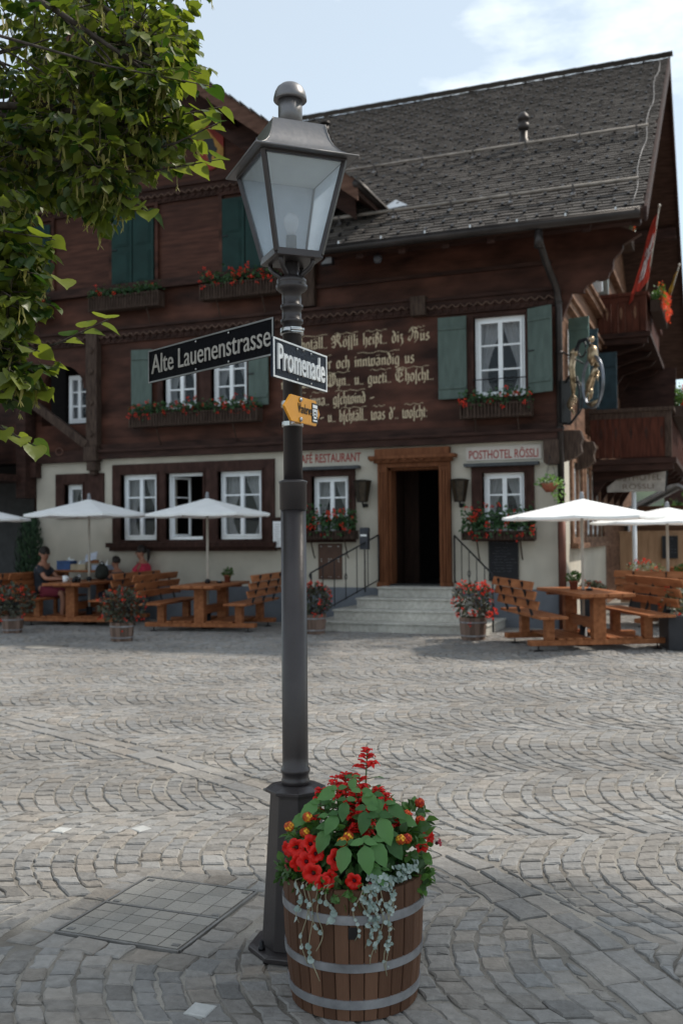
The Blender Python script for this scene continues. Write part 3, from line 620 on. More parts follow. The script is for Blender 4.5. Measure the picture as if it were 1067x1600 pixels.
# dark trims round the windows
def trim(x0,x1,z0,z1,holes,y=-.05,m=trimw,cap=False):
    b=MB(); wallbox(b,x0,x1,z0,z1,y,-.002,holes); 
    for h in holes:
        b.box(h[0]-.045,h[0]-.012,y-.02,y,h[2],h[3]); b.box(h[1]+.012,h[1]+.045,y-.02,y,h[2],h[3]); b.box(h[0]-.045,h[1]+.045,y-.02,y,h[3]+.012,h[3]+.045)
        for a,c in((h[0]-.012,h[0]),(h[1],h[1]+.012)): b.box(a,c,y+.001,.1,h[2],h[3])
    o=b.build('window_trim',m,B)
    return o
trim(-8.42,-5.03,1.42,2.90,[(a,b,1.47,2.70) for a,b in TR])
b=MB(); b.box(-8.5,-4.98,-.16,-.002,1.33,1.419); b.box(-8.46,-5.0,-.1,-.002,1.26,1.33); b.build('window_sill',trimw,B)
trim(-4.50,-3.50,1.40,2.66,[H0[1]]); trim(-1.45,-.42,1.40,2.62,[H0[2]])
b=MB(); b.box(-4.56,-3.40,-.17,-.002,2.665,2.72); b.box(-1.55,-.33,-.17,-.002,2.625,2.68); b.build('window_hood',mat('slate_hood',(.05,.055,.06),rough=.7),B)
trim(-9.72,-8.62,1.9,2.76,[H0[3]]); trim(-1.52,-.42,3.66,5.16,[H1[0]],y=-.03); trim(-7.42,-5.44,3.8,5.05,[H1[1],H1[2]],y=-.04)
b=MB(); b.tube([(-1.40,-.06,4.06),(-.52,-.06,4.06)],.010,6); b.build('window_bar',iron,B)
# shutters -----------------------------------------------------------------------
def shutter(p,w_,h,d,m,pan=False,lou=False):
    """p = bottom hinge corner, d = direction in plan of the leaf"""
    o3=V(p); d=V(d).normalized(); nn=V((0,0,1)).cross(d)*-1; s=MB()
    s.obox(o3+d*w_/2+V((0,0,h/2)),d,nn,(0,0,1),w_/2,.014,h/2)
    sgn=1
    if pan:
        for (za,zb) in((.04,.46),(.54,.96)):
            for sg in(1,-1):
                s.obox(o3+d*w_/2+V((0,0,h*(za+zb)/2))+nn*.018*sg,d,nn,(0,0,1),w_/2-.07,.005,h*(zb-za)/2)
                s.obox(o3+d*w_/2+V((0,0,h*(za+zb)/2))+nn*.026*sg,d,nn,(0,0,1),w_/2-.1,.004,h*(zb-za)/2-.03)
    elif lou:
        for k in range(int(h/.05)): s.obox(o3+d*w_/2+V((0,0,.03+k*.05))+nn*.0,d,(nn+V((0,0,.8))).normalized(),V((0,0,1)),w_/2-.03,.025,.004)
    else:
        for z in(.14,.86):
            for sg in(1,-1): s.obox(o3+d*w_/2+V((0,0,h*z))+nn*.024*sg,d,nn,(0,0,1),w_/2-.01,.010,.028)
    o=s.build('shutter',m,B,bevel=.004)
    hh=MB(); hh.obox(o3+d*.06+V((0,0,h*.5))+nn*.02,d,nn,(0,0,1),.06,.012,.008); hh.build('shutter_hook',iron,o); return o
shutter((-1.50,-.07,3.77),.48,1.37,(-1,-.02,0),shutg); shutter((-.48,-.07,3.78),.44,1.38,(1,-.42,0),shutg)
shutter((-7.52,-.08,3.86),.40,1.18,(-1,-.2,0),shutg); shutter((-5.50,-.08,3.86),.42,1.15,(1,-.15,0),shutg)
for xc in(-7.93,-5.56,-10.28):
    shutter((xc-.46,-.07,6.30),.45,1.38,(1,0,0),shutd,pan=True); shutter((xc+.46,-.07,6.30),.45,1.38,(-1,0,0),shutd if xc!=-5.56 else shutd,pan=True)
    b=MB(); b.box(xc-.54,xc-.475,-.06,-.002,6.26,7.76); b.box(xc+.475,xc+.54,-.06,-.002,6.26,7.76); b.box(xc-.54,xc+.54,-.06,-.002,7.76,7.82); b.build('window_trim',facade,B)
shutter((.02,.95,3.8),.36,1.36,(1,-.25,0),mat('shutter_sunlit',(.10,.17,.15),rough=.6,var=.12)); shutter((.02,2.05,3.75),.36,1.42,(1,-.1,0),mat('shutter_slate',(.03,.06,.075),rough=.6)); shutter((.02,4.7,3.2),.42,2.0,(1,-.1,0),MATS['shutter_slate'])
shutter((.03,4.0,6.25),.33,1.15,(1,-.9,0),whitep,lou=True); shutter((.03,5.4,6.3),.28,1.1,(1,-.9,0),shutl); shutter((.03,2.9,6.35),.25,1.0,(1,-.9,0),shutl)
# side windows with brown mullions
for (a,b_,c,d) in SH[:2]:
    n=2 if b_-a<1.5 else 4
    for k in range(n): window(a+(b_-a)*k/n+.06,a+(b_-a)*(k+1)/n-.06,c+.05,d-.05,y=.12,ax='y',half=True,curtain=False)
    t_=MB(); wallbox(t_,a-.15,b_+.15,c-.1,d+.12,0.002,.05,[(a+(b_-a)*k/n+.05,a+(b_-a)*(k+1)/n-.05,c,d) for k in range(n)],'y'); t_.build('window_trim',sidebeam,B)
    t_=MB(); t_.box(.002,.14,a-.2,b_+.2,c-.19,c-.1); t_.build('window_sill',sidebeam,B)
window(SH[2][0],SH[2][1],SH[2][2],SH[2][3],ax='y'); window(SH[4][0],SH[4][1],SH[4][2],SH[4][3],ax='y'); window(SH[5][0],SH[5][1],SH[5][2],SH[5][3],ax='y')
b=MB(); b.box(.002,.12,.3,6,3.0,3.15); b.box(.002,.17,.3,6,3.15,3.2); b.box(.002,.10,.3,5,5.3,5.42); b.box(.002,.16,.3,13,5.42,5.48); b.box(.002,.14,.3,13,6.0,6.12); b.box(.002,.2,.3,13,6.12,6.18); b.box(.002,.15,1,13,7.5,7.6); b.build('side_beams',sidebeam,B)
# log ends at the corner
b=MB()
for (y0,z0,w2,h2) in((-.02,2.66,.2,.5),(1.6,2.62,.22,.5)):
    P=[(.0,y0,z0+h2),(.32,y0,z0+h2),(.36,y0,z0+h2*.75),(.32,y0,z0+h2*.55),(.34,y0,z0+h2*.3),(.22,y0,z0+.06),(.0,y0,z0)]
    b.prism(P,(0,w2,0))
P=[(-.25,-.15,3.02),(-.25,-.15,2.66),(-.2,-.15,2.62),(0,-.15,2.62),(.04,-.15,2.8),(.04,-.15,3.02)]; b.prism(P,(0,.13,0))
build_each(b,'carved_beam_end',postw,B,bevel=.01)
# carved wing board under the eaves beyond the corner
P=[(0,0,6.75),(1.30,0,6.2)]
for i in range(9): a=i/8; P.append((1.02-.22*a+.03*math.sin(a*9),0,6.05-.42*a))
for i in range(12): a=(i+1)/12; P.append((.80-.62*a+.04*math.sin(a*20),0,5.63-.34*a-.05*math.sin(a*12)))
P+=[(.12,0,5.1),(.06,0,4.95),(0,0,4.9)]
b=MB(); b.prism([(p[0],-.02,p[2]) for p in P],(0,.12,0)); b.build('eaves_bracket',facade,B)
b=MB(); b.box(.0,1.35,9.7,9.8,2.9,5.6); b.build('loggia_wall',beamw,B)
# balconies -----------------------------------------------------------------------
def balcony(name,x1,y0,y1,z0,z1,m,open_side=True,label=None):
    root=MB(); root.box(.0,x1+.1,y0-.08,y1,z0-.12,z0-.02); root.box(0,x1+.04,y0-.03,y0+.1,z0-.24,z0-.12)
    for y in np.arange(y0+.4,y1,1.3): root.prism([(0,y,z0-.12),(x1,y,z0-.12),(x1-.1,y,z0-.24),(.25,y,z0-.42),(0,y,z0-.8)],(0,.12,0))
    o=root.build(name,beamw,B)
    r=MB(); r.box(.0,x1+.07,y0-.05,y0+.09,z1-.02,z1+.05); r.box(x1-.07,x1+.07,y0+.09,y1,z1-.02,z1+.05); r.box(0,x1,y0-.01,y0+.05,z1-.14,z1-.02); r.build('handrail',postw if x1>1.2 else m,o)
    p=MB(); x=.02
    while x<x1-.1:
        p.box(x,x+.135,y0,y0+.025,z0,z1-.14); x+=.14
    p.build('end_boards',m,o)
    c=MB()
    for xx in np.arange(.22,x1-.15,.28):
        zc=(z0+z1)/2; c.prism([(xx,y0-.004,zc+.16),(xx+.03,y0-.004,zc+.05),(xx+.012,y0-.004,zc-.08),(xx,y0-.004,zc-.12),(xx-.012,y0-.004,zc-.08),(xx-.03,y0-.004,zc+.05)],(0,.003,0)); c.lathe([(.018,-.002),(.018,.002)],(xx,y0-.006,zc-.24),8) if False else None
    build_each(c,'board_cutout',sidebeam if x1<1.2 else beamw,o)
    q=MB(); q.box(x1-.10,x1+.02,y0-.02,y0+.1,z0,z1-.02); q.build('corner_post',postw if x1>1.2 else m,o)
    s=MB(); y=y0+.2
    while y<y1: s.box(x1-.05,x1-.02,y,y+(.13 if not open_side else .09),z0,z1-.02); y+=(.16 if not open_side else .19)
    s.build('side_boards',m,o)
    return o
balcony('balcony',.98,5.07,9.6,5.66,6.42,balw,False); balcony('balcony',1.5,3.65,10.5,2.96,3.86,balw,True)
# left balcony in front of the passage
b=MB(); b.box(-15.4,-10.3,-1.0,0,2.62,2.75); o=b.build('balcony',beamw,B)
b=MB(); x=-15.3
while x<-10.5: b.box(x,x+.15,-.95,-.92,2.75,3.62); x+=.16
b.build('end_boards',balorange,o)
b=MB(); b.box(-15.4,-10.38,-1.0,-.86,3.62,3.70); b.box(-15.4,-10.38,-.97,-.915,2.72,2.8); b.build('handrail',sidebeam,o)
c=MB()
for k in range(30):
    xx=-15.22+k*.16; 
    for zc,s in((3.35,1),(3.0,-.7)): c.prism([(xx,-.955,zc+.08*s),(xx+.025,-.955,zc),(xx,-.955,zc-.1*s),(xx-.025,-.955,zc)],(0,.004,0))
build_each(c,'board_cutout',beamw,o)
# door -----------------------------------------------------------------------------
d=MB(); wallbox(d,-3.07,-1.80,.60,2.74,-.10,-.002,[(-2.90,-1.99,.5,2.66)])
for x in(-3.05,-3.0,-2.95,-1.96,-1.91,-1.86): d.box(x,x+.025,-.125,-.1,.72,2.6)
d.box(-3.12,-1.76,-.16,-.002,2.74,2.80); d.box(-3.2,-1.69,-.22,-.002,2.80,2.86); d.box(-3.1,-1.8,-.16,-.002,2.86,2.98)
for x0 in(-3.09,-1.98): d.box(x0,x0+.2,-.13,-.002,.60,.72)
do=d.build('door_frame',doorw,B,bevel=.006)
d=MB(); 
lo=[]
for i in range(10): x=-3.17+i*.146; lo+=[(x,-.20,2.79),(x,-.20,2.77),(x+.07,-.20,2.77),(x+.07,-.20,2.79)]
d.prism([(-3.19,-.20,2.799),(-3.19,-.20,2.79)]+lo+[(-1.70,-.20,2.79),(-1.70,-.20,2.799)],(0,.03,0))
d.build('dentil_row',doorw,do)
d=MB(); d.box(-2.905,-2.86,.0,.28,.66,2.66); d.box(-2.92,-1.97,.0,.28,2.62,2.66); d.build('door_reveal',doorw,do)
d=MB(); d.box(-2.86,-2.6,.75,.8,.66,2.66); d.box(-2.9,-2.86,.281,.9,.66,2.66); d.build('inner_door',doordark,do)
d=MB(); d.box(-2.9,-1.99,-.02,.35,.60,.685); d.build('threshold',blackp,do)
# plaster sign panels with lettering, painted verse
b=MB(); b.box(-1.54,-.30,-.02,-.002,2.73,2.96); o=b.build('name_panel',pinkp,B); text_on('POSTHOTEL RÖSSLI',(-1.49,-.021,2.76),(1,0,0),(0,0,1),1.14,.17,redlet,parent=o,bold=.012)
text_on('CAFÉ RESTAURANT',(-4.62,-.004,2.80),(1,0,0),(0,0,1),1.22,.19,redlet,name='wall_lettering',parent=B,bold=.012)
# painted verse in broken script -----------------------------------------------------
def mn(x,t=3.7,b=.3): return [(x-.45,t-.45),(x,t),(x,b),(x+.45,b+.35)]
GL={'i':(1.5,[mn(.5),[(.3,5.0),(.7,5.2)]]),'n':(3.1,[mn(.5),mn(2.1),[(.6,3.1),(1.9,3.8)]]),'u':(3.1,[mn(.5),mn(2.1),[(.6,.2),(1.9,.7)]]),
'm':(4.6,[mn(.5),mn(2.1),mn(3.7),[(.6,3.1),(1.9,3.8)],[(2.2,3.1),(3.5,3.8)]]),'w':(4.6,[mn(.5,4.4),mn(2.1),[(3.7,4),(3.7,.6),(2.4,.1)],[(.6,.2),(1.9,.5)],[(2.3,3.4),(3.6,3.8)]]),
'o':(3.0,[[(.4,3.3),(.4,.6),(1.0,.1)],[(.5,3.4),(1.2,3.9),(2.1,3.3),(2.1,.7),(1.2,.1)]]),
'a':(3.1,[[(.3,3.5),(1.2,3.9),(2.1,3.4),(2.1,.4),(2.5,.6)],[(1.9,2.2),(.4,1.7),(.4,.6),(1.0,.1),(1.9,.7)]]),
'e':(2.5,[[(.4,3.3),(.4,.6),(1.2,.1),(1.8,.6)],[(.5,3.4),(1.2,3.9),(1.8,3.0),(.6,2.0)]]),'c':(2.2,[[(1.7,3.4),(1.1,3.8),(.4,3.2),(.4,.6),(1.2,.1),(1.7,.6)]]),
's':(2.5,[[(1.8,3.5),(1.1,3.9),(.4,3.1),(.6,2.4),(1.6,1.8),(1.8,.8),(1.0,.1),(.2,.5)]]),'ſ':(1.6,[[(.5,-1.6),(.5,5.4),(1.2,6.0)]]),
'h':(3.0,[[(.2,5.8),(.5,6.2),(.5,.3),(.9,.6)],[(.6,3.1),(1.4,3.9),(2.1,3.3),(2.1,.2),(1.4,-1.2)]]),'b':(3.0,[[(.2,5.8),(.5,6.2),(.5,.5),(1.2,.1),(2.1,.7),(2.1,3.2),(1.4,3.9),(.6,3.2)]]),
'l':(1.5,[[(.2,5.8),(.5,6.2),(.5,.3),(1.0,.6)]]),'t':(1.7,[[(.5,5.0),(.5,.4),(1.1,.3)],[(0,3.7),(1.2,3.7)]]),'f':(1.8,[[(.5,-1.6),(.5,5.4),(1.2,6.0)],[(0,3.7),(1.3,3.7)]]),
'r':(2.1,[mn(.5),[(.6,3.0),(1.2,3.9),(1.7,3.5)]]),'d':(3.0,[[(.5,5.9),(1.2,5.6),(2.1,3.6),(2.1,.8),(1.2,.1),(.4,.6),(.4,3.2),(1.2,3.9),(2.0,3.3)]]),
'g':(3.1,[[(.4,3.3),(.4,.6),(1.0,.1),(2.0,.6)],[(.5,3.4),(1.2,3.9),(2.1,3.7),(2.1,-1.0),(1.3,-1.6),(.4,-1.2)]]),
'z':(2.4,[[(.3,3.7),(1.4,3.9),(.6,2.3),(1.5,1.6),(1.5,-.6),(.5,-1.5)]]),'v':(3.1,[mn(.5,4.2),[(2.1,4),(2.1,.7),(1.0,.1)]]),'y':(3.1,[mn(.5),[(2.1,3.8),(2.1,-.3),(1.0,-1.7)],[(.6,.2),(1.9,.7)]]),
'ß':(2.7,[[(.5,-1.6),(.5,5.2),(1.2,6.1),(1.9,5.2),(1.0,3.7),(1.9,2.8),(1.9,.8),(1.1,.1)]]),
'.':(1.3,[[(.4,.2),(.7,.2)]]),"'":(1.0,[[(.6,5.8),(.3,4.6)]]),'-':(3.4,[[(.3,2.2),(2.6,2.6)]]),':':(1.2,[[(.4,.3),(.7,.3)],[(.4,3.2),(.7,3.2)]]),
'P':(5.6,[[(.2,5.0),(.9,6.3),(1.6,5.0),(1.6,.4),(.4,-.4)],[(1.4,5.8),(3.0,6.7),(4.4,5.4),(4.0,3.2),(2.0,2.6)],[(2.7,6.2),(2.7,3.0)]]),
'R':(6.4,[[(.0,.6),(1.2,.0),(1.9,1.4),(1.7,5.2),(.6,6.2),(-.3,5.0),(.5,4.0)],[(1.9,5.8),(3.3,6.8),(4.7,5.6),(4.2,3.8),(2.4,3.2)],[(3.0,6.3),(3.0,3.5)],[(3.2,3.3),(4.5,1.8),(5.2,.2),(6.0,.7)],[(-.2,2.2),(.7,3.0),(1.7,2.4)]]),
'H':(6.4,[[(.6,6.0),(1.8,6.8),(2.5,5.2),(1.9,2.2),(.7,.5),(-.3,1.4),(.6,2.6)],[(2.5,4.2),(4.0,5.3),(5.2,3.8),(5.0,1.2),(3.4,-.6)],[(.2,5.0),(3.2,6.9),(4.8,6.2)],[(3.6,4.9),(3.6,1.2)]]),
'W':(7.6,[[(.2,5.4),(1.2,6.5),(2.1,5.0),(1.4,1.6),(2.6,.2)],[(3.3,6.4),(3.9,5.2),(3.3,1.4),(4.6,.2)],[(4.5,6.2),(6.0,6.7),(6.9,4.6),(6.3,1.2),(4.6,.1),(2.8,.3)],[(-.3,3.6),(.8,4.4),(1.9,3.2)],[(5.2,6.0),(5.3,1.2)]]),
'C':(5.6,[[(4.6,6.4),(3.0,6.0),(1.0,5.8),(-.1,3.8),(.6,1.2),(2.6,.0),(4.6,1.2)],[(1.7,5.4),(1.7,1.0)],[(4.4,5.8),(2.9,4.6),(3.9,3.2),(2.3,2.6)],[(2.9,6.4),(1.6,6.9),(.3,6.3)]]),' ':(2.6,[])}
def script(mb,s,px0,px1,pyb,u=None):
    a=pl(px0,pyb[0],'y',0); b=pl(px1,pyb[1],'y',0); tot=0
    base={'ä':'a','ö':'o','ü':'u'}
    for ch in s: tot+=GL[base.get(ch,ch)][0]
    kx=(b.x-a.x)/tot; kz=u; x=0; z0=(a.z+b.z)/2; cnt=0; nib=V((.23,0,.20)); start=None
    def seg(p,q,w=1.0):
        nonlocal cnt
        P=V((a.x+(x+p[0])*kx,0,z0+p[1]*kz)); Q=V((a.x+(x+q[0])*kx,0,z0+q[1]*kz)); nb=V((nib.x*kx*1.1*w,0,nib.z*kz*1.2*w)); t=V((.0028*w,0,-.0028*w))
        d=Q-P; 
        if d.length<1e-6: return
        c=[P-nb-t,P+nb-t*-1,Q+nb+t,Q-nb-t]
        sd=d.normalized().cross(V((0,1,0)))*.004*w
        pts=[P-nb+sd,P-nb-sd,P+nb-sd,P+nb+sd,Q-nb+sd,Q-nb-sd,Q+nb-sd,Q+nb+sd]
        cen=sum(pts,V((0,0,0)))/8                                # convex outline of the moving nib
        pp=sorted({(round(v.x,5),round(v.z,5)) for v in pts}); 
        def cr_(o,a_,b_): return (a_[0]-o[0])*(b_[1]-o[1])-(a_[1]-o[1])*(b_[0]-o[0])
        lo=[];hi=[]
        for v in pp:
            while len(lo)>1 and cr_(lo[-2],lo[-1],v)<=0: lo.pop()
            lo.append(v)
        for v in reversed(pp):
            while len(hi)>1 and cr_(hi[-2],hi[-1],v)<=0: hi.pop()
            hi.append(v)
        hull=lo[:-1]+hi[:-1]; yy=-.004-.00025*(cnt%9); cnt+=1
        mb.add([(h[0],yy,h[1]) for h in hull],[tuple(range(len(hull)))],.5)
    wstart=0
    for i,ch in enumerate(s):
        g=base.get(ch,ch); wd,st=GL[g]
        for pth in st:
            for p,q in zip(pth,pth[1:]): seg(p,q)
        if ch in base:
            for dx in(.5,1.7): seg((dx,5.1),(dx+.3,5.4))
        x+=wd
        if ch==' ' or i==len(s)-1:                                # thin flourish over the word
            if x-wstart>11:
                n=8; xx=x; x0_=wstart+1.5; x1_=x-3
                for k in range(n):
                    p=(x0_+(x1_-x0_)*k/n-xx,7.0+.45*math.sin(k*1.9)); q=(x0_+(x1_-x0_)*(k+1)/n-xx,7.0+.45*math.sin((k+1)*1.9)); seg(p,q,.35)
            wstart=x
ver=MB(); U_=.0335
script(ver,'Poſthotäll.. Röſſli heißt.. diz Hüs',440,672,(549,532),U_)
script(ver,'vo uße ſufer och innwändig us',440,648,(583,566),U_)
script(ver,'mit gutem Wyn.. u.. gueti.. Choſcht..',440,678,(608,594),U_)
script(ver,'chumm inna.. gſchwind -',440,586,(637,629),U_)
script(ver,'- u.. bſchtäll.. was d\'.. woſcht:',500,668,(660,652),U_)
ver.build('painted_verse',cream,B)
# coats of arms on the gable
for (xc,zc,kind) in((-6.28,8.66,0),(-9.62,8.66,1)):
    w_,h_=.27,.46; P=[(xc-w_,-.03,zc+h_),(xc+w_,-.03,zc+h_),(xc+w_,-.03,zc)]+[(xc+w_*math.cos(a),-.03,zc-h_*.85*math.sin(a)) for a in np.linspace(.15,math.pi-.15,9)]+[(xc-w_,-.03,zc)]
    b=MB(); b.prism(P,(0,.028,0)); o=b.build('painted_shield',mat('shield_red',(.26,.03,.02),rough=.7,var=.2),B)
    if kind==0:
        b=MB(); b.prism([(xc-w_,-.034,zc+h_),(xc-w_+.14,-.034,zc+h_),(xc+w_,-.034,zc-.02),(xc+w_,-.034,zc-.2),(xc+.02,-.034,zc-.3),(xc-w_,-.034,zc+.25)],(0,.0035,0)); b.build('shield_band',mat('shield_ochre',(.42,.22,.05),rough=.7),o)
        bear=[(-.12,.22),(-.06,.28),(0,.22),(.06,.18),(.1,.04),(.15,-.02),(.12,-.1),(.17,-.18),(.1,-.2),(.06,-.12),(.02,-.16),(.05,-.26),(-.03,-.24),(-.06,-.1),(-.1,0),(-.18,.02),(-.12,.08),(-.17,.14)]
        b=MB(); b.prism([(xc+x,-.039,zc+z) for x,z in bear],(0,.004,0)); b.build('shield_bear',blackp,o)
    else:
        cr_=[(-.16,-.24),(-.05,-.12),(-.14,.02),(-.06,.16),(-.12,.3),(-.03,.32),(0,.2),(.08,.1),(.18,.14),(.12,-.02),(.04,-.08),(.08,-.2),(.14,-.28),(.02,-.22),(0,-.12),(-.06,-.26)]
        b=MB(); b.prism([(xc+x,-.034,zc+z) for x,z in cr_],(0,.0035,0)); b.build('shield_crane',whitep,o)
# ================================================================ STREET LAMP
LX,LY=.985,-12.765
lamp=thing('street_lamp','dark street lamp with square glass lantern and octagonal base beside the flower barrel','street lamp',(LX,LY,0))
oct_=lambda prof,rot=.0: prof
b=MB(); b.lathe([(.178,0),(.178,.018),(.16,.022)],n=8,sm=False,rot=.52); b.build('base_plate',metal,lamp,bevel=.003)
b=MB(); b.lathe([(.128,.022),(.094,.555),(.094,.57)],n=8,sm=False,rot=.52); b.build('pedestal',metal,lamp,bevel=.004)
b=MB(); b.lathe([(.112,.57),(.112,.582),(.07,.594)],n=8,sm=False,rot=.52); b.build('pedestal_cap',metal,lamp,bevel=.002)
for k in range(4):
    t_=.52+math.pi/8+k*math.pi/2; b=MB(); c=(math.cos(t_)*.143,math.sin(t_)*.143,.022); b.lathe([(.014,0),(.014,.01),(.009,.011),(.009,.028),(.005,.031)],c,6); b.build('anchor_bolt',iron,lamp)
b=MB(); b.lathe([(.052,.594),(.052,.61),(.049,.615),(.049,.632),(.053,.637),(.055,.644),(.053,.651),(.0480,.656),(.0478,.7),(.0470,1.60)]); b.build('lower_shaft',metal,lamp)
b=MB(); b.lathe([(.047,1.60),(.0505,1.602),(.0505,1.695),(.0535,1.70),(.0535,1.706),(.036,1.712)]); b.build('shaft_sleeve',metal,lamp)
b=MB(); b.lathe([(.0355,1.70),(.0350,2.29),(.042,2.293),(.042,2.305),(.036,2.308),(.036,2.345),(.042,2.348),(.042,2.360),(.036,2.363),(.0365,2.405),(.05,2.413),(.058,2.422),(.059,2.434),(.052,2.44),(.056,2.445),(.055,2.455),(.046,2.462),(.030,2.466),(.026,2.475),(.024,2.56)],n=28); b.build('upper_shaft',metal,lamp)
LA=math.radians(43); e1=V((math.cos(LA),math.sin(LA),0)); e2=V((-math.sin(LA),math.cos(LA),0))
ZB,ZT=2.535,2.875; HB,HT=.085,.155
def sq(h,z): return [e1*(i*h)+e2*(j*h)+V((0,0,z)) for i,j in((-1,-1),(1,-1),(1,1),(-1,1))]
for k in range(4):                       # four curved arms cradling the lantern
    d=(e1*[1,1,-1,-1][k]+e2*[1,-1,-1,1][k]).normalized(); b=MB()
    b.tube([d*.034+V((0,0,2.455)),d*.05+V((0,0,2.475)),d*.075+V((0,0,2.492)),d*.088+V((0,0,2.51)),d*.086+V((0,0,2.54))],.009,7); b.build('lantern_arm',metal,lamp)
lt=MB(); bo,to=sq(HB,ZB),sq(HT,ZT)
for k in range(4):
    k2=(k+1)%4; lt.bar(bo[k]+V((0,0,.001*k)),to[k],.017,.017,up=(bo[k]*V((1,1,0)) if 0 else V((bo[k].x,bo[k].y,0))).normalized())
    lt.bar(bo[k],bo[k2],.018,.026); lt.bar(to[k],to[k2],.02,.02)
lt.lathe([(HB*1.38,ZB-.014),(HB*1.38,ZB-.004)],n=4,rot=LA+math.pi/4,sm=False); lant=lt.build('lantern_frame',metal,lamp,bevel=.002)
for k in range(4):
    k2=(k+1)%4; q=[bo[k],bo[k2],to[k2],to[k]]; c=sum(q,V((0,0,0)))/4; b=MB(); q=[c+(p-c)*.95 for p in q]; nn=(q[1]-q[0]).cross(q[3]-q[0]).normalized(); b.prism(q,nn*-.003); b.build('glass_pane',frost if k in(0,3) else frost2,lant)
b=MB(); b.prism(sq(HT*.93,ZT-.012),(0,0,.008)); b.build('lantern_ceiling',mat('lamp_reflector',(.62,.60,.54),rough=.6,var=.05),lant)
b=MB(); b.lathe([(.020,ZB-.004),(.020,ZB+.085)],n=16); b.build('bulb_socket',mat('socket',(.10,.10,.10),rough=.6),lant)
b=MB(); b.lathe([(.015,ZB+.085),(.018,ZB+.10),(.027,ZB+.122),(.029,ZB+.14),(.025,ZB+.158),(.014,ZB+.170),(.002,ZB+.173)],n=20); b.build('light_bulb',mat('bulb_glass',(.75,.73,.72),rough=.25,var=.03),lant)
hd=MB(); prof=[(.208,ZT+.000),(.208,ZT+.006),(.19,ZT+.012),(.172,ZT+.020),(.152,ZT+.034),(.134,ZT+.055),(.122,ZT+.080),(.114,ZT+.108),(.109,ZT+.132),(.108,ZT+.140)]
ps=[sq(h*.93,z) for h,z in prof]
for k in range(4):
    vs=[];fs=[]
    for q in ps: vs+=[q[k],q[(k+1)%4]]
    for i in range(len(ps)-1): fs.append((2*i,2*i+1,2*i+3,2*i+2))
    hd.add(vs,fs,.5,True)
hd.prism(sq(prof[-1][0]*.93,prof[-1][1]-.003),(0,0,.003)); hd.prism(sq(prof[0][0]*.93-.002,prof[0][1]),(0,0,.003)); hd.build('lantern_hood',hoodm,lamp)
hd=MB()
for k in range(4): hd.tube([q[k] for q in ps],.0022,5)
for k in range(4): hd.tube([ps[1][k]-V((0,0,.003)),ps[1][(k+1)%4]-V((0,0,.003))],.004,6)
hd.build('hood_edge',hoodm,lamp)
b=MB(); b.lathe([(.045,ZT+.138),(.045,ZT+.274)],n=28); b.build('chimney',hoodm,lamp)
b=MB(); Zc=ZT+.055; b.lathe([(.045,Zc+.198),(.060,Zc+.197),(.0625,Zc+.200),(.0615,Zc+.212),(.057,Zc+.230),(.048,Zc+.247),(.034,Zc+.259),(.017,Zc+.265),(.001,Zc+.267)],n=28); b.build('dome_cap',hoodm,lamp)
for k,z in enumerate((2.262,2.185)):
    b=MB(); b.lathe([(.041,z-.012),(.0435,z-.011),(.0435,z+.011),(.041,z+.012)],n=28); q=cf(0,0,0); d=(HR*.35-HF*.94).normalized()
    b.obox(V((d.x*.047,d.y*.047,z)),V((0,0,1)).cross(d),d,(0,0,1),.02,.008,.009); b.tube([V((d.x*.052,d.y*.052,z))-V((0,0,1)).cross(d)*.02,V((d.x*.052,d.y*.052,z))+V((0,0,1)).cross(d)*.03],.006,6); b.build('hose_clamp',steel,lamp)
# street signs ----------------------------------------------------------------
def signplate(name,label,p0,p1,zc,h,m,edge,txt,lm,tl,th,group=None,thick=.006,relief=.004,bold=.006,x0=None):
    """plate between two places in plan; faces the viewer's side"""
    p0=V((*p0[:2],0));p1=V((*p1[:2],0)); ax=(p1-p0).normalized(); ln=(p1-p0).length; nn=ax.cross(V((0,0,1)))
    t=thing(name,label,'street sign',(p0.x,p0.y,zc),math.atan2(ax.y,ax.x))
    b=MB(); b.box(0,ln,0,thick,-h/2,h/2); b.build('plate',m,t,bevel=.001)
    e=MB(); w_=.006; e.box(0,ln,-.003,-.0002,h/2-w_,h/2); e.box(0,ln,-.003,-.0002,-h/2,-h/2+w_); e.box(0,w_,-.003,-.0002,-h/2+w_,h/2-w_); e.box(ln-w_,ln,-.003,-.0002,-h/2+w_,h/2-w_); e.build('border',edge,t)
    text_on(txt,((ln-tl)/2 if x0 is None else x0,-.0002,-th*.42),(1,0,0),(0,0,1),tl,th,lm,parent=t,depth=relief,bold=bold)
    for x in(ln*.42,ln*.68):
        for z in(h*.40,-h*.40):
            s=MB(); s.lathe([(.0045,0),(.0045,.002),(.003,.004)],(0,0,0),8); s.v=[(x+v[0],-v[2]-.0005,z+v[1]) for v in s.v]; s.build('rivet',steel,t)
    return t,ln
a0=cf(-.800,4.15,0); a1=cf(-.236,3.525,0)
st,ln=signplate('street_sign','long black street sign reading Alte Lauenenstrasse pointing left from the lamp post','',a0,a1,2.217,.136,black,mat('tarnished_edge',(.25,.25,.25),rough=.4,metal=.5),'Alte Lauenenstrasse',taupe,.80,.083) if False else signplate('street_sign','long black street sign reading Alte Lauenenstrasse on the left of the lamp post',a0,a1,2.215,.136,black,mat('tarnished_edge',(.22,.22,.22),rough=.4,metal=.5),'Alte Lauenenstrasse',taupe,.80,.078,x0=.028,bold=0)
p0=cf(-.231,3.43,0); p1=cf(-.053,3.82,0)
signplate('street_sign','dark blue street sign with white raised letters reading Promenade on the lamp post',p0,p1,2.125,.139,bluesign,silver,'Promenade',silver,.375,.088,relief=.007,bold=.014,thick=.010)
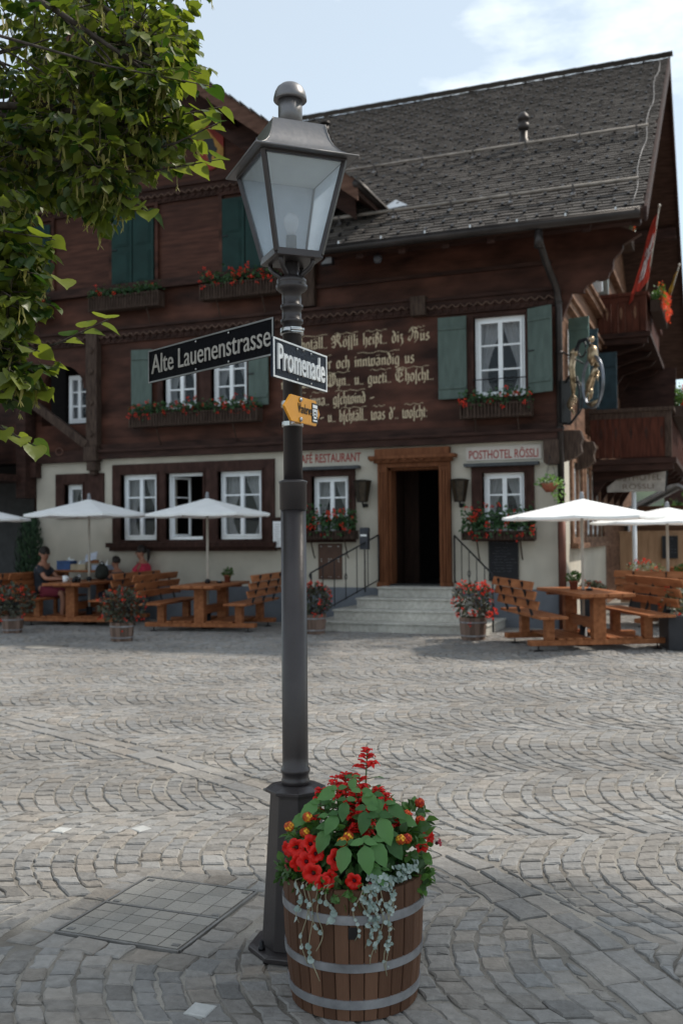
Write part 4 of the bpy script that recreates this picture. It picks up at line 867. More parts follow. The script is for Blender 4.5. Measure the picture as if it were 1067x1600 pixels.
y0=cf(-.194,3.435,0); y1=cf(-.077,3.705,0); ax=(y1-y0); ax.z=0; ln=ax.length; 
yt=thing('trail_sign','small yellow arrow-shaped hiking trail sign reading Wanderweg below the street signs','trail sign',(y0.x,y0.y,1.955),math.atan2(ax.y,ax.x))
b=MB(); h=.047; b.prism([(0,0,0),(.055,0,h),(ln-.035,0,h),(ln,0,0),(ln-.035,0,-h),(.055,0,-h)],(0,.009,0)); b.build('plate',yellow,yt,bevel=.0015)
text_on('Wanderweg',(.105,-.0005,-.012),(1,0,0),(0,0,1),.125,.035,blackp,parent=yt,depth=.001)
for z in(.037,-.037): s=MB(); s.lathe([(.009,0),(.009,.004),(.005,.008)],n=10); s.v=[(.125+v[0],-v[2]-.0005,z*.95+v[1]) for v in s.v]; s.build('screw_head',steel,yt)
b=MB(); b.box(.222,.272,-.0018,-.0004,-.036,.036); sk=b.build('sticker',blackp,yt)
b=MB(); 
for q in((.228,.266,.018,.030),(.228,.235,-.012,.014),(.259,.266,-.012,.014),(.239,.255,.004,.014),(.235,.259,-.020,-.013),(.241,.253,-.008,-.001),(.230,.264,-.031,-.025)): b.box(q[0],q[1],-.0026,-.0019,q[2],q[3])
b.build('sticker_mark',whiteflat,sk)
for z in(1.993,1.917):
    b=MB(); c=V((LX,LY,0))-V((y0.x,y0.y,0)); rz=math.atan2(ax.y,ax.x); cx_=c.x*math.cos(-rz)-c.y*math.sin(-rz); cy_=c.x*math.sin(-rz)+c.y*math.cos(-rz)
    b.lathe([(.0375,-.009),(.040,-.009),(.040,.009),(.0375,.009)],(cx_,cy_,z-1.955),24); b.box(cx_-.05,cx_-.035,cy_-.012,cy_+.012,z-1.955-.008,z-1.955+.008); b.build('clamp_band',steel,yt)
# ================================================================ FLOWER BARREL
bc=cf(.028,3.325,0); BH=.405; RB,RT=.207,.232
brl=thing('barrel_planter','large brown half-barrel planter with three zinc hoops at the foot of the lamp post','planter',(bc.x,bc.y,0),.4)
def rad(z,rb,rt,h,bul): t_=z/h; return rb+(rt-rb)*t_+bul*math.sin(math.pi*t_)
def barrel(mbs,rb,rt,h,bul,n,thick=.02,m_st=stave,parent=None,rings=()):
    s=MB(); zz=[0,h*.15,h*.35,h*.55,h*.75,h]
    for k in range(n):
        a0_=2*math.pi*k/n+.006; a1_=2*math.pi*(k+1)/n-.006; am=(a0_+a1_)/2; jr=random.uniform(-.0015,.0015); vs=[]
        for z in zz:
            r_=rad(z,rb,rt,h,bul)+jr
            for (aa,rr) in((a0_,r_-.0025),(a0_+.04*(a1_-a0_)*2,r_),(a1_-.04*(a1_-a0_)*2,r_),(a1_,r_-.0025),(a1_,r_-thick),(a0_,r_-thick)): vs.append((rr*math.cos(aa),rr*math.sin(aa),z if z else .0))
        fs=[]
        for j in range(len(zz)-1):
            for i in range(6): fs.append((j*6+i,j*6+(i+1)%6,(j+1)*6+(i+1)%6,(j+1)*6+i))
        fs.append(tuple(range(5,-1,-1))); fs.append(tuple((len(zz)-1)*6+i for i in range(6))); s.add(vs,fs)
    s.build('staves',m_st,parent)
    for (z,hh,tilt) in rings:
        q=MB(); r0=rad(z-hh/2,rb,rt,h,bul); r1=rad(z+hh/2,rb,rt,h,bul); q.lathe([(r0+.0015,z-hh/2),(r0+.0045,z-hh/2),(r1+.0045,z+hh/2),(r1+.0015,z+hh/2)],n=64); q.sm=[False]*len(q.f); q.build('hoop',hoop,parent)
barrel(None,RB,RT,BH,.006,30,parent=brl,rings=((.318,.028,0),(.168,.026,0),(.052,.028,0)))
b=MB(); b.lathe([(RT-.022,.3),(RT-.022,BH-.03)],n=40); b.build('soil',soil,brl)
b=MB(); a=math.radians(-70)-.4; rr=rad(.27,RB,RT,BH,.006); b.obox((rr*math.cos(a),rr*math.sin(a),.278),(-math.sin(a),math.cos(a),0),(math.cos(a),math.sin(a),0),(0,0,1),.014,.002,.019); b.build('stave_notch',dark,brl,bevel=.002)
# the plants growing in it
def bp(lat,dep,z): v=HR*lat-HF*dep; return V((v.x,v.y,z))        # lat to the photo's right, dep towards the camera
SC=1
sal=thing('salvia_plant','tall green broad-leaved salvia with red flower spikes in the middle of the barrel','flowering plant',(bc.x,bc.y,BH-.04))
stm=MB(); lv=MB(); tips=[]
spk=[(.045,-.03,.375,.06),(.02,.02,.31,.13),(-.05,.0,.30,.04),(-.09,.02,.27,.03),(.075,.02,.27,.09),(.11,-.02,.17,.05),(.02,.05,.22,.12),(-.11,.03,.22,.04),(-.02,-.04,.30,.05),(.01,.08,.275,.10),(.03,.11,.235,.09),(.09,.05,.26,.05),(-.03,.05,.29,.05),(.15,.04,.20,.04)]
for (x,y,z,l) in spk:
    r0=bp(x*.3,y*.3,0); t_=bp(x,y,z); mid=(r0+t_)/2+bp(x*.12,y*.12,.02); stm.tube([r0,mid,t_],[.004,.003,.002],5)
    n=6
    for k in range(n):
        f_=.25+.62*k/n; p=r0.lerp(t_,f_); a=k*1.57+x*40
        for s in(0,math.pi):
            d=V((math.cos(a+s),math.sin(a+s),.25)); ln=.075*(1.15-f_*.6)*random.uniform(.8,1.2); fine_leaf(lv,p+d*.02,d-V((0,0,.1)),V((0,0,1))+rdir(0)*.4,ln,ln*.52); stm.tube([p,p+d*.022],.0015,4)
# forward facing big leaves hanging over the front
for (x,y,z,dx,dz,ln) in[(-.075,.13,.185,-.35,-.9,.072),(-.02,.165,.150,-.25,-.9,.078),(.03,.175,.155,.12,-.9,.085),(.055,.165,.16,.45,-.8,.080),(.075,.14,.22,.35,-.85,.085),(.035,.14,.24,-.15,-.8,.070),(-.045,.13,.225,-.5,-.6,.068),(.10,.12,.16,.5,-.8,.075),(-.10,.08,.245,-.7,-.35,.068),(.03,.10,.28,.5,-.45,.068),(.10,.08,.24,.7,-.4,.07),(-.05,.08,.285,-.6,-.2,.066),(.0,.05,.31,.0,-.3,.05),(.13,.06,.2,.9,-.3,.062),(-.13,.07,.21,-.8,-.4,.062),(.05,.17,.09,.5,-.6,.06),(.08,.16,.075,.3,-.8,.05),(-.02,.12,.26,-.2,-.7,.06),(.06,.11,.27,.2,-.7,.065),(-.07,.11,.21,-.1,-.9,.07)]:
    p=bp(x,y,z); fine_leaf(lv,p,bp(dx,.5,dz),bp(0,1,.5)+rdir(0)*.35,ln,ln*.56); q=bp(x*.4,y*.4,z-.03); stm.tube([q,p],.0018,4)
    for sg in(-1,1): fine_leaf(lv,p-bp(dx,.3,dz)*.012,bp(dx*.4+sg*.8,.3,dz*.4+.3),bp(0,.8,.8)+rdir(0)*.3,ln*.5,ln*.27)
for _ in range(130):
    d=rdir(0); p=V((d.x*.13,d.y*.13,.14+d.z*.11)); fine_leaf(lv,p,d+rdir(.1)*.8,rdir(1),random.uniform(.035,.06),random.uniform(.02,.032))
stm.build('stems',vine and mat('green_stem',(.06,.11,.03),rough=.6),sal); lv.build('leaves',leafs,sal)
for (x,y,z,l) in spk:
    b=MB(); r0=bp(x*.3,y*.3,0); t_=bp(x,y,z); d=(t_-r0).normalized(); k=0.; 
    while k<l:
        for _ in range(5):
            a=random.uniform(0,6.28); o_=V((math.cos(a),math.sin(a),.35)); p=t_-d*k; w_=.011+.010*min(1,k/.05); b.tube([p,p+o_*w_*.8,p+o_*w_*1.5-V((0,0,w_*.2))],[.0018,.0034,.0022],5); (leaf_quad(b,p+o_*w_*1.3,o_+V((0,0,-.6)),(0,0,1),w_*.9,w_*.7,.5) if random.random()<.7 else None)
        k+=.0095
    b.build('flower_spike',salv,sal)
sal.scale=(1.14,1.14,1.12)
pet=thing('petunia_plant','trailing petunia with big red trumpet blooms on the left front of the barrel','flowering plant',(bc.x,bc.y,BH-.04))
lv=MB(); 
for c in((-.15,.10,.05),(-.09,.16,.04),(-.02,.19,.03),(-.18,.05,.06),(-.2,0,.03)): clump(lv,bp(*c),.06,.06,.045,70,.03,shell=.2)
lv.build('leaves',leafg,pet)
def petunia(c,d,r,m=redf):
    b=MB(); c=bp(*c); d=bp(*d).normalized(); u=d.orthogonal().normalized(); w_=d.cross(u); n=30; vs=[c-d*.02]; 
    for rr,dp in((.14,-.014),(.30,-.004),(.6,.002),(.85,.003),(1,.000)):
        for k in range(n):
            t_=2*math.pi*k/n; lob=1-.20*abs(math.cos(2.5*t_))**7*(rr>.7); wav=.0022*math.cos(10*t_+c.x*90)*(rr>.7)+.0015*math.cos(5*t_)*(rr>.25); q=r*rr*lob
            vs.append(c+(u*math.cos(t_)+w_*math.sin(t_))*q+d*(dp+wav))
    fs=[(0,1+(k+1)%n,1+k) for k in range(n)]
    for i in range(4):
        for k in range(n): fs.append((1+i*n+k,1+i*n+(k+1)%n,1+(i+1)*n+(k+1)%n,1+(i+1)*n+k))
    b.add(vs,fs,.5,True); o=b.build('bloom',m,pet)
    t=MB(); t.lathe([(.0055,-.004),(.0065,.001),(.002,.006)],(0,0,0),8); M_=d.to_track_quat('Z','Y').to_matrix(); t.v=[tuple(M_@V(v)+c-d*.010) for v in t.v]; t.build('bloom_throat',mat('bloom_throat',(.06,.004,.01),rough=.8) if 'bloom_throat' not in MATS else MATS['bloom_throat'],o)
for c,d in[((-.165,.12,.135),(-.3,1,.1)),((-.19,.10,.125),(-.6,1,.0)),((-.135,.15,.105),(-.2,1,.3)),((-.105,.15,.125),(.1,1,.4)),((-.115,.17,.075),(0,1,.1)),((-.085,.19,.055),(.0,1,.05)),((-.065,.18,.065),(.3,1,.2)),((-.045,.17,.115),(.35,1,.1)),((.003,.20,.062),(-.05,1,.05)),((-.155,.13,.095),(-.1,1,.1)),((-.12,.13,.15),(.2,1,.5))]: petunia((c[0]*1.08-.004,c[1]+.012,c[2]*1.12-.004),(d[0]+random.uniform(-.25,.25),d[1],d[2]+random.uniform(-.3,.2)),.031*random.uniform(.85,1.12))
for c,d in[((.235,.0,.155),(1,.3,.2)),((.255,.0,.13),(.8,.6,-.1)),((.225,.03,.11),(.5,1,0))]: petunia(c,d,.026)
for c,d in[((.055,.20,.05),(.3,.5,-.2)),((-.215,.06,.06),(-1,.2,-.5)),((-.215,.05,.075),(-1,.4,-.2)),((.285,.02,.125),(1,.3,.3))]: petunia(c,d,.014,pinkf)
lan=thing('lantana_plant','lantana with round red and orange flower heads on the right side of the barrel','flowering plant',(bc.x,bc.y,BH-.04))
lv=MB(); clump(lv,bp(.16,.03,.10),.10,.10,.11,150,.045,shell=.2); clump(lv,bp(.2,-.02,.17),.06,.06,.07,50,.04,shell=.2); clump(lv,bp(-.12,.04,.13),.09,.09,.07,90,.042,shell=.2); clump(lv,bp(-.17,.08,.16),.04,.04,.03,30,.03); clump(lv,bp(.19,.06,.03),.07,.07,.05,80,.035,shell=.2); clump(lv,bp(0,-.12,.1),.14,.08,.09,120,.045,shell=.2)
lv.build('leaves',leafg,lan)
s=MB(); s.tube([bp(-.08,.03,.02),bp(-.16,.08,.15),bp(-.205,.1,.20)],.0022,5); s.tube([bp(.12,0,.03),bp(.2,0,.16),bp(.222,0,.24)],.0022,5); s.build('stems',MATS['green_stem'],lan)
for (c,o_) in[((-.205,.10,.205),1),((-.145,.12,.24),1),((-.155,.1,.185),1),((-.035,.17,.175),2),((-.015,.16,.19),1),((.15,.15,.175),2),((.17,.14,.175),0),((.222,.0,.25),0),((.175,.05,.225),0),((.22,.03,.2),0)]:
    b=MB(); c=bp(*c); o2=None
    dd=bp(0,1,.3).normalized()
    def fl_(b,sel):
        for k in range(46):
            z=1-2*(k+.5)/46; a=k*2.4; v=V((math.sqrt(1-z*z)*math.cos(a),math.sqrt(1-z*z)*math.sin(a),z)); face=v.dot(dd)
            if sel(face): 
                q=v.orthogonal().normalized(); w_=v.cross(q); b.poly([c+v*.016+(q*math.cos(t_)+w_*math.sin(t_))*.0048 for t_ in np.linspace(0,2*math.pi,6)[:-1]])
    b.lathe([(.001,-.0135),(.009,-.009),(.013,0),(.009,.009),(.001,.0135)],c,12)
    if o_==0: fl_(b,lambda f_:True); b.build('flower_head',redl,lan)
    else:
        fl_(b,lambda f_:f_>(.1 if o_==2 else .55)); h_=b.build('flower_head',orangef,lan); b=MB(); fl_(b,lambda f_:f_<=(.1 if o_==2 else .55)); b.build('outer_florets',redl,h_)
dic=thing('dichondra_plant','silvery trailing dichondra hanging down the front of the barrel','trailing plant',(bc.x,bc.y,BH-.04))
lv=MB(); vs_=MB()
def disc(mb,c,nrm,r_):
    nrm=V(nrm).normalized(); u=nrm.orthogonal().normalized(); w_=nrm.cross(u); rv=random.random(); pts=[c+(u*math.cos(t_)+w_*math.sin(t_))*r_*(1-.35*(abs(t_-math.pi)<.2))+nrm*(.15*r_*math.cos(2*t_)) for t_ in np.linspace(0,2*math.pi,11)[:-1]]
    mb.add([c-nrm*r_*.15]+pts,[(0,i+1,(i+1)%10+1) for i in range(10)],rv,True)
def strand(lat,ln,sz,dens,side=0.,wob=.01):
    ang0=math.asin(max(-1,min(1,lat/.24))); pts=[]; n=14
    for k in range(n+1):
        t_=k/n; z=.045+.015*math.sin(min(1,t_*4)*math.pi)-ln*max(0,t_-.12); zz=BH-.04+z; R_=(rad(max(0,min(BH,zz)),RB,RT,BH,.006)+.012+.006*math.sin(t_*9+lat*30)) if t_>.12 else .18+.06*t_/.12
        aa=ang0+side*t_+wob*math.sin(t_*8+lat*50)/.2; pts.append(bp(R_*math.sin(aa),R_*math.cos(aa),z))
    vs_.tube(pts,.0013,4)
    for k in range(int(dens*ln/.008)):
        t_=random.uniform(.1,.9); i=int(t_*n); p=pts[i].lerp(pts[min(n,i+1)],t_*n-i); out_=V((p.x,p.y,0)).normalized(); disc(lv,p+out_*.006+rdir(0)*.006,out_+rdir(0)*.7+V((0,0,.3)),sz*.8*random.uniform(.6,1.15))
for a in[(-.17,.14,.016,.5),(-.155,.40*.7,.013,.20),(-.15,.33,.0135,.13,.15),(-.125,.16,.012,.35),(-.09,.22,.010,.12,-.12),(-.075,.12,.014,.5)]: strand(*a)
for a in[(.02,.17,.008,.5,-.1),(.035,.13,.009,.8),(.05,.20,.0085,1.0,-.03),(.06,.16,.0085,1.1),(.075,.22,.008,.8),(.085,.30,.008,.5,.1),(.065,.26,.008,.7,-.02),(.10,.15,.009,.8,.1),(.04,.08,.010,1.4),(.11,.08,.011,1.6),(.07,.31,.007,.3,.2)]: strand(*a)
for _ in range(90):
    x=random.uniform(.04,.21); y=math.sqrt(max(0,.235**2-x*x))*random.uniform(.9,1.03); disc(lv,bp(x,y,.052+random.uniform(-.02,.035)+.02*(x>.12)),bp(x,y,.15)+rdir(0)*.15,.0095*random.uniform(.6,1.1))
lv.build('leaves',silverl,dic); vs_.build('stems',vine,dic)
# ================================================================ STEPS, RAILINGS
st=thing('entrance_steps','four grey granite steps leading up to the hotel door','steps',(-2.4,-.2,0))
def stepslab(x0,x1,yf,z0,z1):
    b=MB(); b.box(x0+2.4+.02,x1+2.4-.02,yf+.02+.2,.198,z0,z1-.03); b.box(x0+2.4,x1+2.4,yf+.2,.198,z1-.03,z1); return b.build('step',stepm,st,bevel=.006)
stepslab(-3.78,-.90,-1.42,-.02,.15); stepslab(-3.52,-1.15,-1.10,.15,.32); stepslab(-3.24,-1.42,-.78,.32,.49); stepslab(-2.98,-1.68,-.46,.49,.655)
def railing(label,pts,posts,knob,base):
    t=thing('stair_railing',label,'railing',pts[0]); o=V(pts[0]); b=MB(); b.tube([V(p)-o for p in pts],.014,8); e=V(pts[-1])-o; b.tube([e,e+V((.0,-.05,-.01)),e+V((0,-.07,-.05)),e+V((0,-.04,-.08))],.012,8); b.build('handrail',iron,t)
    tot=len(posts); b2=MB()
    for k,(x,y,zt,zb) in enumerate(posts):
        b=MB(); b.tube([V((x,y,zb))-o,V((x,y,zt))-o],.008 if 0<k<tot-1 else .014,6)
        if k==knob: 
            for s in(-1,1): b.tube([V((x,y,zt*.5+zb*.5))-o+V((s*a,0,c)) for a,c in((0,-.06),(.022,-.02),(.022,.02),(0,.06))],.006,6)
        b.build('baluster' if 0<k<tot-1 else 'newel',iron,t)
    b=MB(); b.tube([V((posts[0][0],posts[0][1],base[0]))-o,V((posts[-1][0],posts[-1][1],base[1]))-o],.010,6); b.build('bottom_rail',iron,t)
def lerp(a,b,t): return a+(b-a)*t
A,Bq=(-3.04,-.16,1.52),(-3.80,-1.30,.92)
P=[(lerp(A[0],Bq[0],t),lerp(A[1],Bq[1],t),lerp(A[2],Bq[2],t)) for t in np.linspace(0,1,7)]
railing('black iron stair railing with a mailbox post on the left of the door',P,[(p[0],p[1],p[2],.02 if i==6 else lerp(.74,.16,i/6)) for i,p in enumerate(P)],3,(.76,.20))
A,Bq=(-1.72,-.16,1.50),(-.88,-1.10,.90)
P=[(lerp(A[0],Bq[0],t),lerp(A[1],Bq[1],t),lerp(A[2],Bq[2],t)) for t in np.linspace(0,1,6)]
railing('black iron stair railing on the right of the door beside the chalkboard',P,[(p[0],p[1],p[2],.02 if i==5 else lerp(.72,.2,i/5)) for i,p in enumerate(P)],2,(.75,.24))
t=thing('mailbox','small dark grey mailbox standing at the left stair railing','mailbox',(-3.22,-.35,.66)); b=MB(); b.box(-.075,.075,-.05,.05,.62,.92); b.prism([(-.08,-.055,.92),(-.08,.055,.92),(-.08,.055,.965),(-.08,.0,.99)],(.16,0,0)); b.build('box',mat('mailbox_grey',(.035,.037,.045),rough=.4,metal=.4),t,bevel=.005); b=MB(); b.box(-.055,.055,-.056,-.051,.84,.87); b.build('slot',silver,t); b=MB(); b.tube([(0,0,-.1),(0,0,.62)],.012,6); b.build('post',iron,t)
# ================================================================ WALL FITTINGS
def wall_lantern(x,z,label):
    t=thing('wall_lantern',label,'wall lamp',(x,0,z),0,'wall lanterns flanking the door'); b=MB(); b.lathe([(.05,-.30),(.05,-.24)],(0,-.02,0),10); b.tube([(0,0,-.27),(0,-.10,-.30),(0,-.16,-.24),(0,-.16,-.2)],.016,8); b.build('bracket',iron,t)
    b=MB(); b.lathe([(.085,-.2),(.14,.13)],(0,-.16,0),6,sm=False,rot=.3); b.build('glass_body',mat('amber_glass',(.030,.021,.012),rough=.3,var=.5,scale=20) if 'amber_glass' not in MATS else MATS['amber_glass'],t)
    b=MB()
    for k in range(6):
        a=.3+k*math.pi/3; b.bar((.088*math.cos(a),-.16+.088*math.sin(a),-.2),(.143*math.cos(a),-.16+.143*math.sin(a),.13),.012)
    b.lathe([(.16,.13),(.165,.145),(.10,.165),(.03,.17)],(0,-.16,0),6,sm=False,rot=.3); b.lathe([(.09,-.22),(.09,-.2)],(0,-.16,0),6,sm=False,rot=.3); b.build('lantern_frame',mat('aged_brass',(.02,.016,.013),rough=.5,metal=.5),t)
wall_lantern(-3.32,2.30,'dark glass wall lantern to the left of the door, beside the CAFÉ RESTAURANT window'); wall_lantern(-1.62,2.27,'dark glass wall lantern to the right of the door, beside the POSTHOTEL window')
t=thing('wall_plaque','brown board with small metal plates on the plaster wall left of the steps','plaque',(-3.98,0,1.07)); b=MB(); b.box(-.22,.22,-.03,0,-.31,.31); b.build('board',mat('plaque_brown',(.08,.035,.02),rough=.5,var=.15,scale=8),t,bevel=.003)
b=MB(); 
for x in(-.16,-.02,.02,.16):
    for z in(.0,.04,.26,-.27): b.box(x-.008,x+.008,-.034,-.031,z-.006,z+.006)
b.build('plates',steel,t)
def chalkboard(x0,x1,z0,z1,y,label,name='chalkboard',rz=0,lines=9,head=True):
    t=thing(name,label,'chalkboard',((x0+x1)/2,y,z0),rz); w_=(x1-x0)/2; h_=z1-z0; b=MB(); b.box(-w_,w_,-.025,-.002,0,h_); b.build('board',chalkb,t); f=MB(); f.box(-w_-.02,-w_,-.035,-.002,-.02,h_+.02); f.box(w_,w_+.02,-.035,-.002,-.02,h_+.02); f.box(-w_,w_,-.035,-.002,-.02,0); f.box(-w_,w_,-.035,-.002,h_,h_+.02); f.build('board_frame',blackp,t)
    c=MB()
    for i in range(lines):
        z=h_*.9-i*h_*.72/lines-(.03 if i>0 else 0); ind=.04 if i%3 else .0; x=-w_*.8+ind; 
        e=w_*random.uniform(.2,.85) if i else w_*.6
        while x<e:
            n=random.randint(3,6); P=[]
            for k in range(n*3): P.append((x,-.027,z+random.uniform(-.009,.011)*(1.5 if i==0 else 1))); x+=.006
            c.tube(P,.0018,3); x+=.018
    tag(c.build('chalk_writing',chalk,t),kind='stuff'); return t
chalkboard(-1.16,-.71,.77,1.44,-.01,'black menu chalkboard hanging on the plaster wall under the right flower box',lines=10)
t=thing('menu_case','white glazed menu case on the wall behind the lamp post','menu case',(-4.95,-.02,1.55)); b=MB(); b.box(-.12,.12,-.05,0,-.27,.27); b.box(-.14,.14,-.07,-.05,.27,.30) ; b.build('case',beamw,t); b=MB(); b.box(-.095,.095,-.055,-.051,-.23,.23); b.build('menu_sheet',whitep,t); b=MB()
for k in range(9): b.box(-.07,.06-(k%3)*.02,-.057,-.0555,.17-k*.042,.178-k*.042)
b.build('menu_text',mat('ink_grey',(.2,.2,.22)),t)
for (px,py,lab,kind) in((512,408,'small square floodlight under the eaves beside the lantern',0),(590,402,'small round camera under the eaves',1)):
    p=pl(px,py,'y',-.35); t=thing('floodlight' if not kind else 'security_camera',lab,'floodlight' if not kind else 'camera',p); b=MB()
    if kind: b.lathe([(.01,-.10),(.05,-.09),(.07,-.05),(.07,0),(.05,.03)],n=14); b.build('dome',mat('grey_housing',(.10,.11,.13),rough=.4),t)
    else: b.box(-.11,.11,-.05,.05,-.07,.07); b.build('housing',MATS['mailbox_grey'],t,bevel=.008); b=MB(); b.box(-.09,.09,-.056,-.051,-.055,.055); b.build('glass',mat('lamp_glass',(.35,.38,.42),rough=.15),t)
    b=MB(); b.tube([(0,0,.03),(0,.05,.16)],.015,6); b.build('arm',iron,t)
t=thing('rope_coil','coiled rope hanging low on the timber wall beside the balcony','rope',pl(93,706,'y',-.06)); 
for k in range(3): b=MB(); b.tube([(.08*math.cos(a)+.01*k,-.01*k,.07*math.sin(a)) for a in np.linspace(0,2*math.pi,20)],.010,5,cap=False); b.build('loop',mat('rope',(.12,.06,.045),rough=.9) if k==0 else MATS['rope'],t)
# ================================================================ FLOWER BOXES
def flower_box(label,x0,x1,z0,z1,y=-.2,nfl=14,leafh=.16,slats=True,cols=redg,rz=0,loc=None,lm=leafd,drop=.1,spread=None,fs=.030,leaves=None):
    xc=(x0+x1)/2; t=thing('flower_box',label,'flower box',loc or (xc,y,z0),rz,'geranium flower boxes on the hotel'); w_=(x1-x0)/2; h=z1-z0; b=MB()
    b.box(-w_,w_,-.10,.10,0,.02); b.box(-w_,w_,-.115,-.10,.02,.05); b.box(-w_,w_,-.115,-.10,h-.03,h); b.box(-w_,-w_+.02,-.1,.1,.02,h); b.box(w_-.02,w_,-.1,.1,.02,h)
    x=-w_
    while x<w_: b.box(x,x+.022,-.130,-.116,.0,h); x+=.058
    b.box(-w_+.03,w_-.03,-.08,.08,.02,h*.8); b.build('slatted_box',postw,t)
    if y>-1: 
        k=MB()
        for xx in(-w_*.6,w_*.6): k.tube([(xx,.15,-.32),(xx,.10,-.28),(xx,.02,-.12),(xx,-.05,0)],.012,5)
        build_each(k,'bracket',postw,t)
    l=MB(); n=int((x1-x0)*(leaves or 260)); 
    for _ in range(n):
        xx=random.uniform(-w_,w_); zz=h+random.gauss(.0,.5)*leafh*.5+leafh*.35; yy=random.uniform(-.17,.08)
        if zz<h*.6: yy=random.uniform(-.2,-.13); zz=max(zz,h-drop)
        leaf_quad(l,(xx,yy,zz),rdir(.2)+V((0,-.5,0)),V((0,-.6,.8))+rdir(0)*.5,.055,.055,.3)
    l.build('foliage',lm,t); f=MB()
    for _ in range(nfl):
        xx=random.uniform(-w_,w_); zz=h+random.uniform(-drop,leafh*1.0); blossom(f,(xx,-.15+random.uniform(-.05,.05),zz),fs*random.uniform(.7,1.2),9)
    f.build('blossoms',cols,t); return t
flower_box('wide geranium box below the twin curtained windows beside the verse',-7.86,-5.22,3.56,3.80,nfl=52,leafh=.24)
flower_box('geranium box below the window between sage shutters right of the painted verse',-1.56,-.40,3.40,3.64,nfl=18,leafh=.26)
flower_box('lush geranium box on the ground floor window left of the door',-4.46,-3.42,1.45,1.60,nfl=26,leafh=.42,leaves=500,drop=.12,fs=.036)
flower_box('lush geranium box on the ground floor window right of the door above the chalkboard',-1.56,-.38,1.42,1.57,nfl=30,leafh=.42,leaves=500,drop=.12,fs=.036)
flower_box('geranium box under closed teal shutters, upper floor middle, mostly leaves',-8.75,-7.22,5.80,6.08,nfl=6,leafh=.18)
flower_box('geranium box under the upper teal shutters right behind the lantern',-6.36,-4.85,5.80,6.08,nfl=26,leafh=.28,fs=.04)
flower_box('geranium box under the upper teal shutters half hidden by tree leaves at the far left',-11.2,-9.75,5.80,6.08,nfl=12,leafh=.2)
flower_box('geraniums in the brown balcony box at the left edge',-12.6,-10.75,3.62,3.80,y=-1.1,nfl=22,leafh=.3)
flower_box('bright orange-red geranium box outside the upper side balcony below the flags',-1.0,1.0,0,.24,loc=(1.16,6.4,6.12),rz=math.pi/2,nfl=120,leafh=.34,cols=mat('geranium_orange',(.80,.09,.03),rough=.6,trans=.95),lm=leafg,y=-2,fs=.042,leaves=420,drop=.15)
flower_box('orange-red geraniums along the lower side balcony rail',-1.5,1.5,0,.2,loc=(1.62,5.9,3.80),rz=math.pi/2,nfl=220,leafh=.5,cols=MATS['geranium_orange'],lm=leafg,y=-2,fs=.042,leaves=420)
flower_box('small green flower box high on the side wall under the eaves',-.35,.35,0,.45,loc=(.45,7.2,8.0),rz=math.pi/2,nfl=4,leafh=.3,lm=leafg,y=-2,cols=MATS['geranium_orange'])
# hanging basket
bp_=pl(858,760,'y',-.35); t=thing('hanging_basket','light green trailing plant in a hanging basket at the wall corner by the downpipe','hanging plant',bp_); b=MB(); b.lathe([(.06,-.09),(.13,0),(.14,.05),(.12,.05)],n=16); b.build('basket',terra,t); b=MB()
for a in(0,2.1,4.2): b.tube([(.13*math.cos(a),.13*math.sin(a),.05),(0,.1,.50)],.003,4)
build_each(b,'hanger',iron,t); b=MB(); clump(b,(0,0,.08),.22,.2,.10,170,.05,shell=.2); clump(b,(.14,0,-.1),.10,.1,.17,90,.045,shell=.2); b.build('foliage',mat('leaf_light',(.10,.20,.06),col2=(.24,.38,.14),rough=.5,trans=.3,attr=True),t)
# ================================================================ PICNIC SETS
def picnic():
    """long axis = local y, benches at -x and +x; centre at origin"""
    t=thing('picnic_table','x','picnic table')
    L2=.85; G=.07
    def bx(name,*a,be=.008,par=t): b=MB(); b.box(*a); return b.build(name,tablew,par,bevel=be)
    for sy in(-1,1):
        y=sy*L2*.62; bx('foot_beam',-.93,.93,y-.07,y+.07,G,G+.07)
        for sx in(-1,1): 
            f=MB(); f.tube([(sx*.80,y,0),(sx*.80,y,G)],.010,6); f.lathe([(.06,0),(.06,.008),(.02,.014)],(sx*.8,y,0),12); f.build('levelling_foot',iron,t)
            bx('bench_leg',sx*.66-.06,sx*.66+.06,y-.06,y+.06,G+.07,.43)
        bx('table_leg',-.085,.085,y-.07,y+.07,G+.07,.70); bx('table_cleat',-.33,.33,y-.045,y+.045,.66,.70)
    bx('stretcher',-.03,.03,-L2*.62+.07,L2*.62-.07,.26,.40)
    b=MB()
    for i in range(4): b.box(-.36+i*.182,-.36+i*.182+.174,-L2-.05,L2+.05,.70,.745)
    b.build('table_top',tablew,t,bevel=.006)
    for sx in(-1,1):
        b=MB()
        for i in range(3): x=sx*.52+(i*.125 if sx>0 else -(i+1)*.125); b.box(x,x+.12,-L2-.05,L2+.05,.43,.465)
        b.build('bench_seat',tablew,t,bevel=.006)
        b=MB(); 
        for j in range(3):
            z0=.55+j*.125; o=.035+j*.035; c=V((sx*(.885+o),0,z0+.055)); b.obox(c,(0,1,0),(sx*.96,0,.27),V((0,1,0)).cross(V((sx*.96,0,.27))),L2+.05,.013,.056)
        b.build('backrest',tablew,t,bevel=.005)
        for y in(-.55,0,.55): f=MB(); f.bar((sx*.86,y,.42),(sx*1.015,y,.90),.035,.010,up=(0,1,0)); f.v=[(v[0]+sx*.012,v[1],v[2]) for v in f.v]; f.build('back_strap',iron,t)
        b=MB()                                      # foot boards between table and bench
        for i in range(4): x=sx*.12+sx*i*.115; b.box(min(x,x+sx*.1),max(x,x+sx*.1),-L2*.72,L2*.72,G+.0705,G+.095)
        b.build('foot_boards',tablew,t,bevel=.004)
    return t
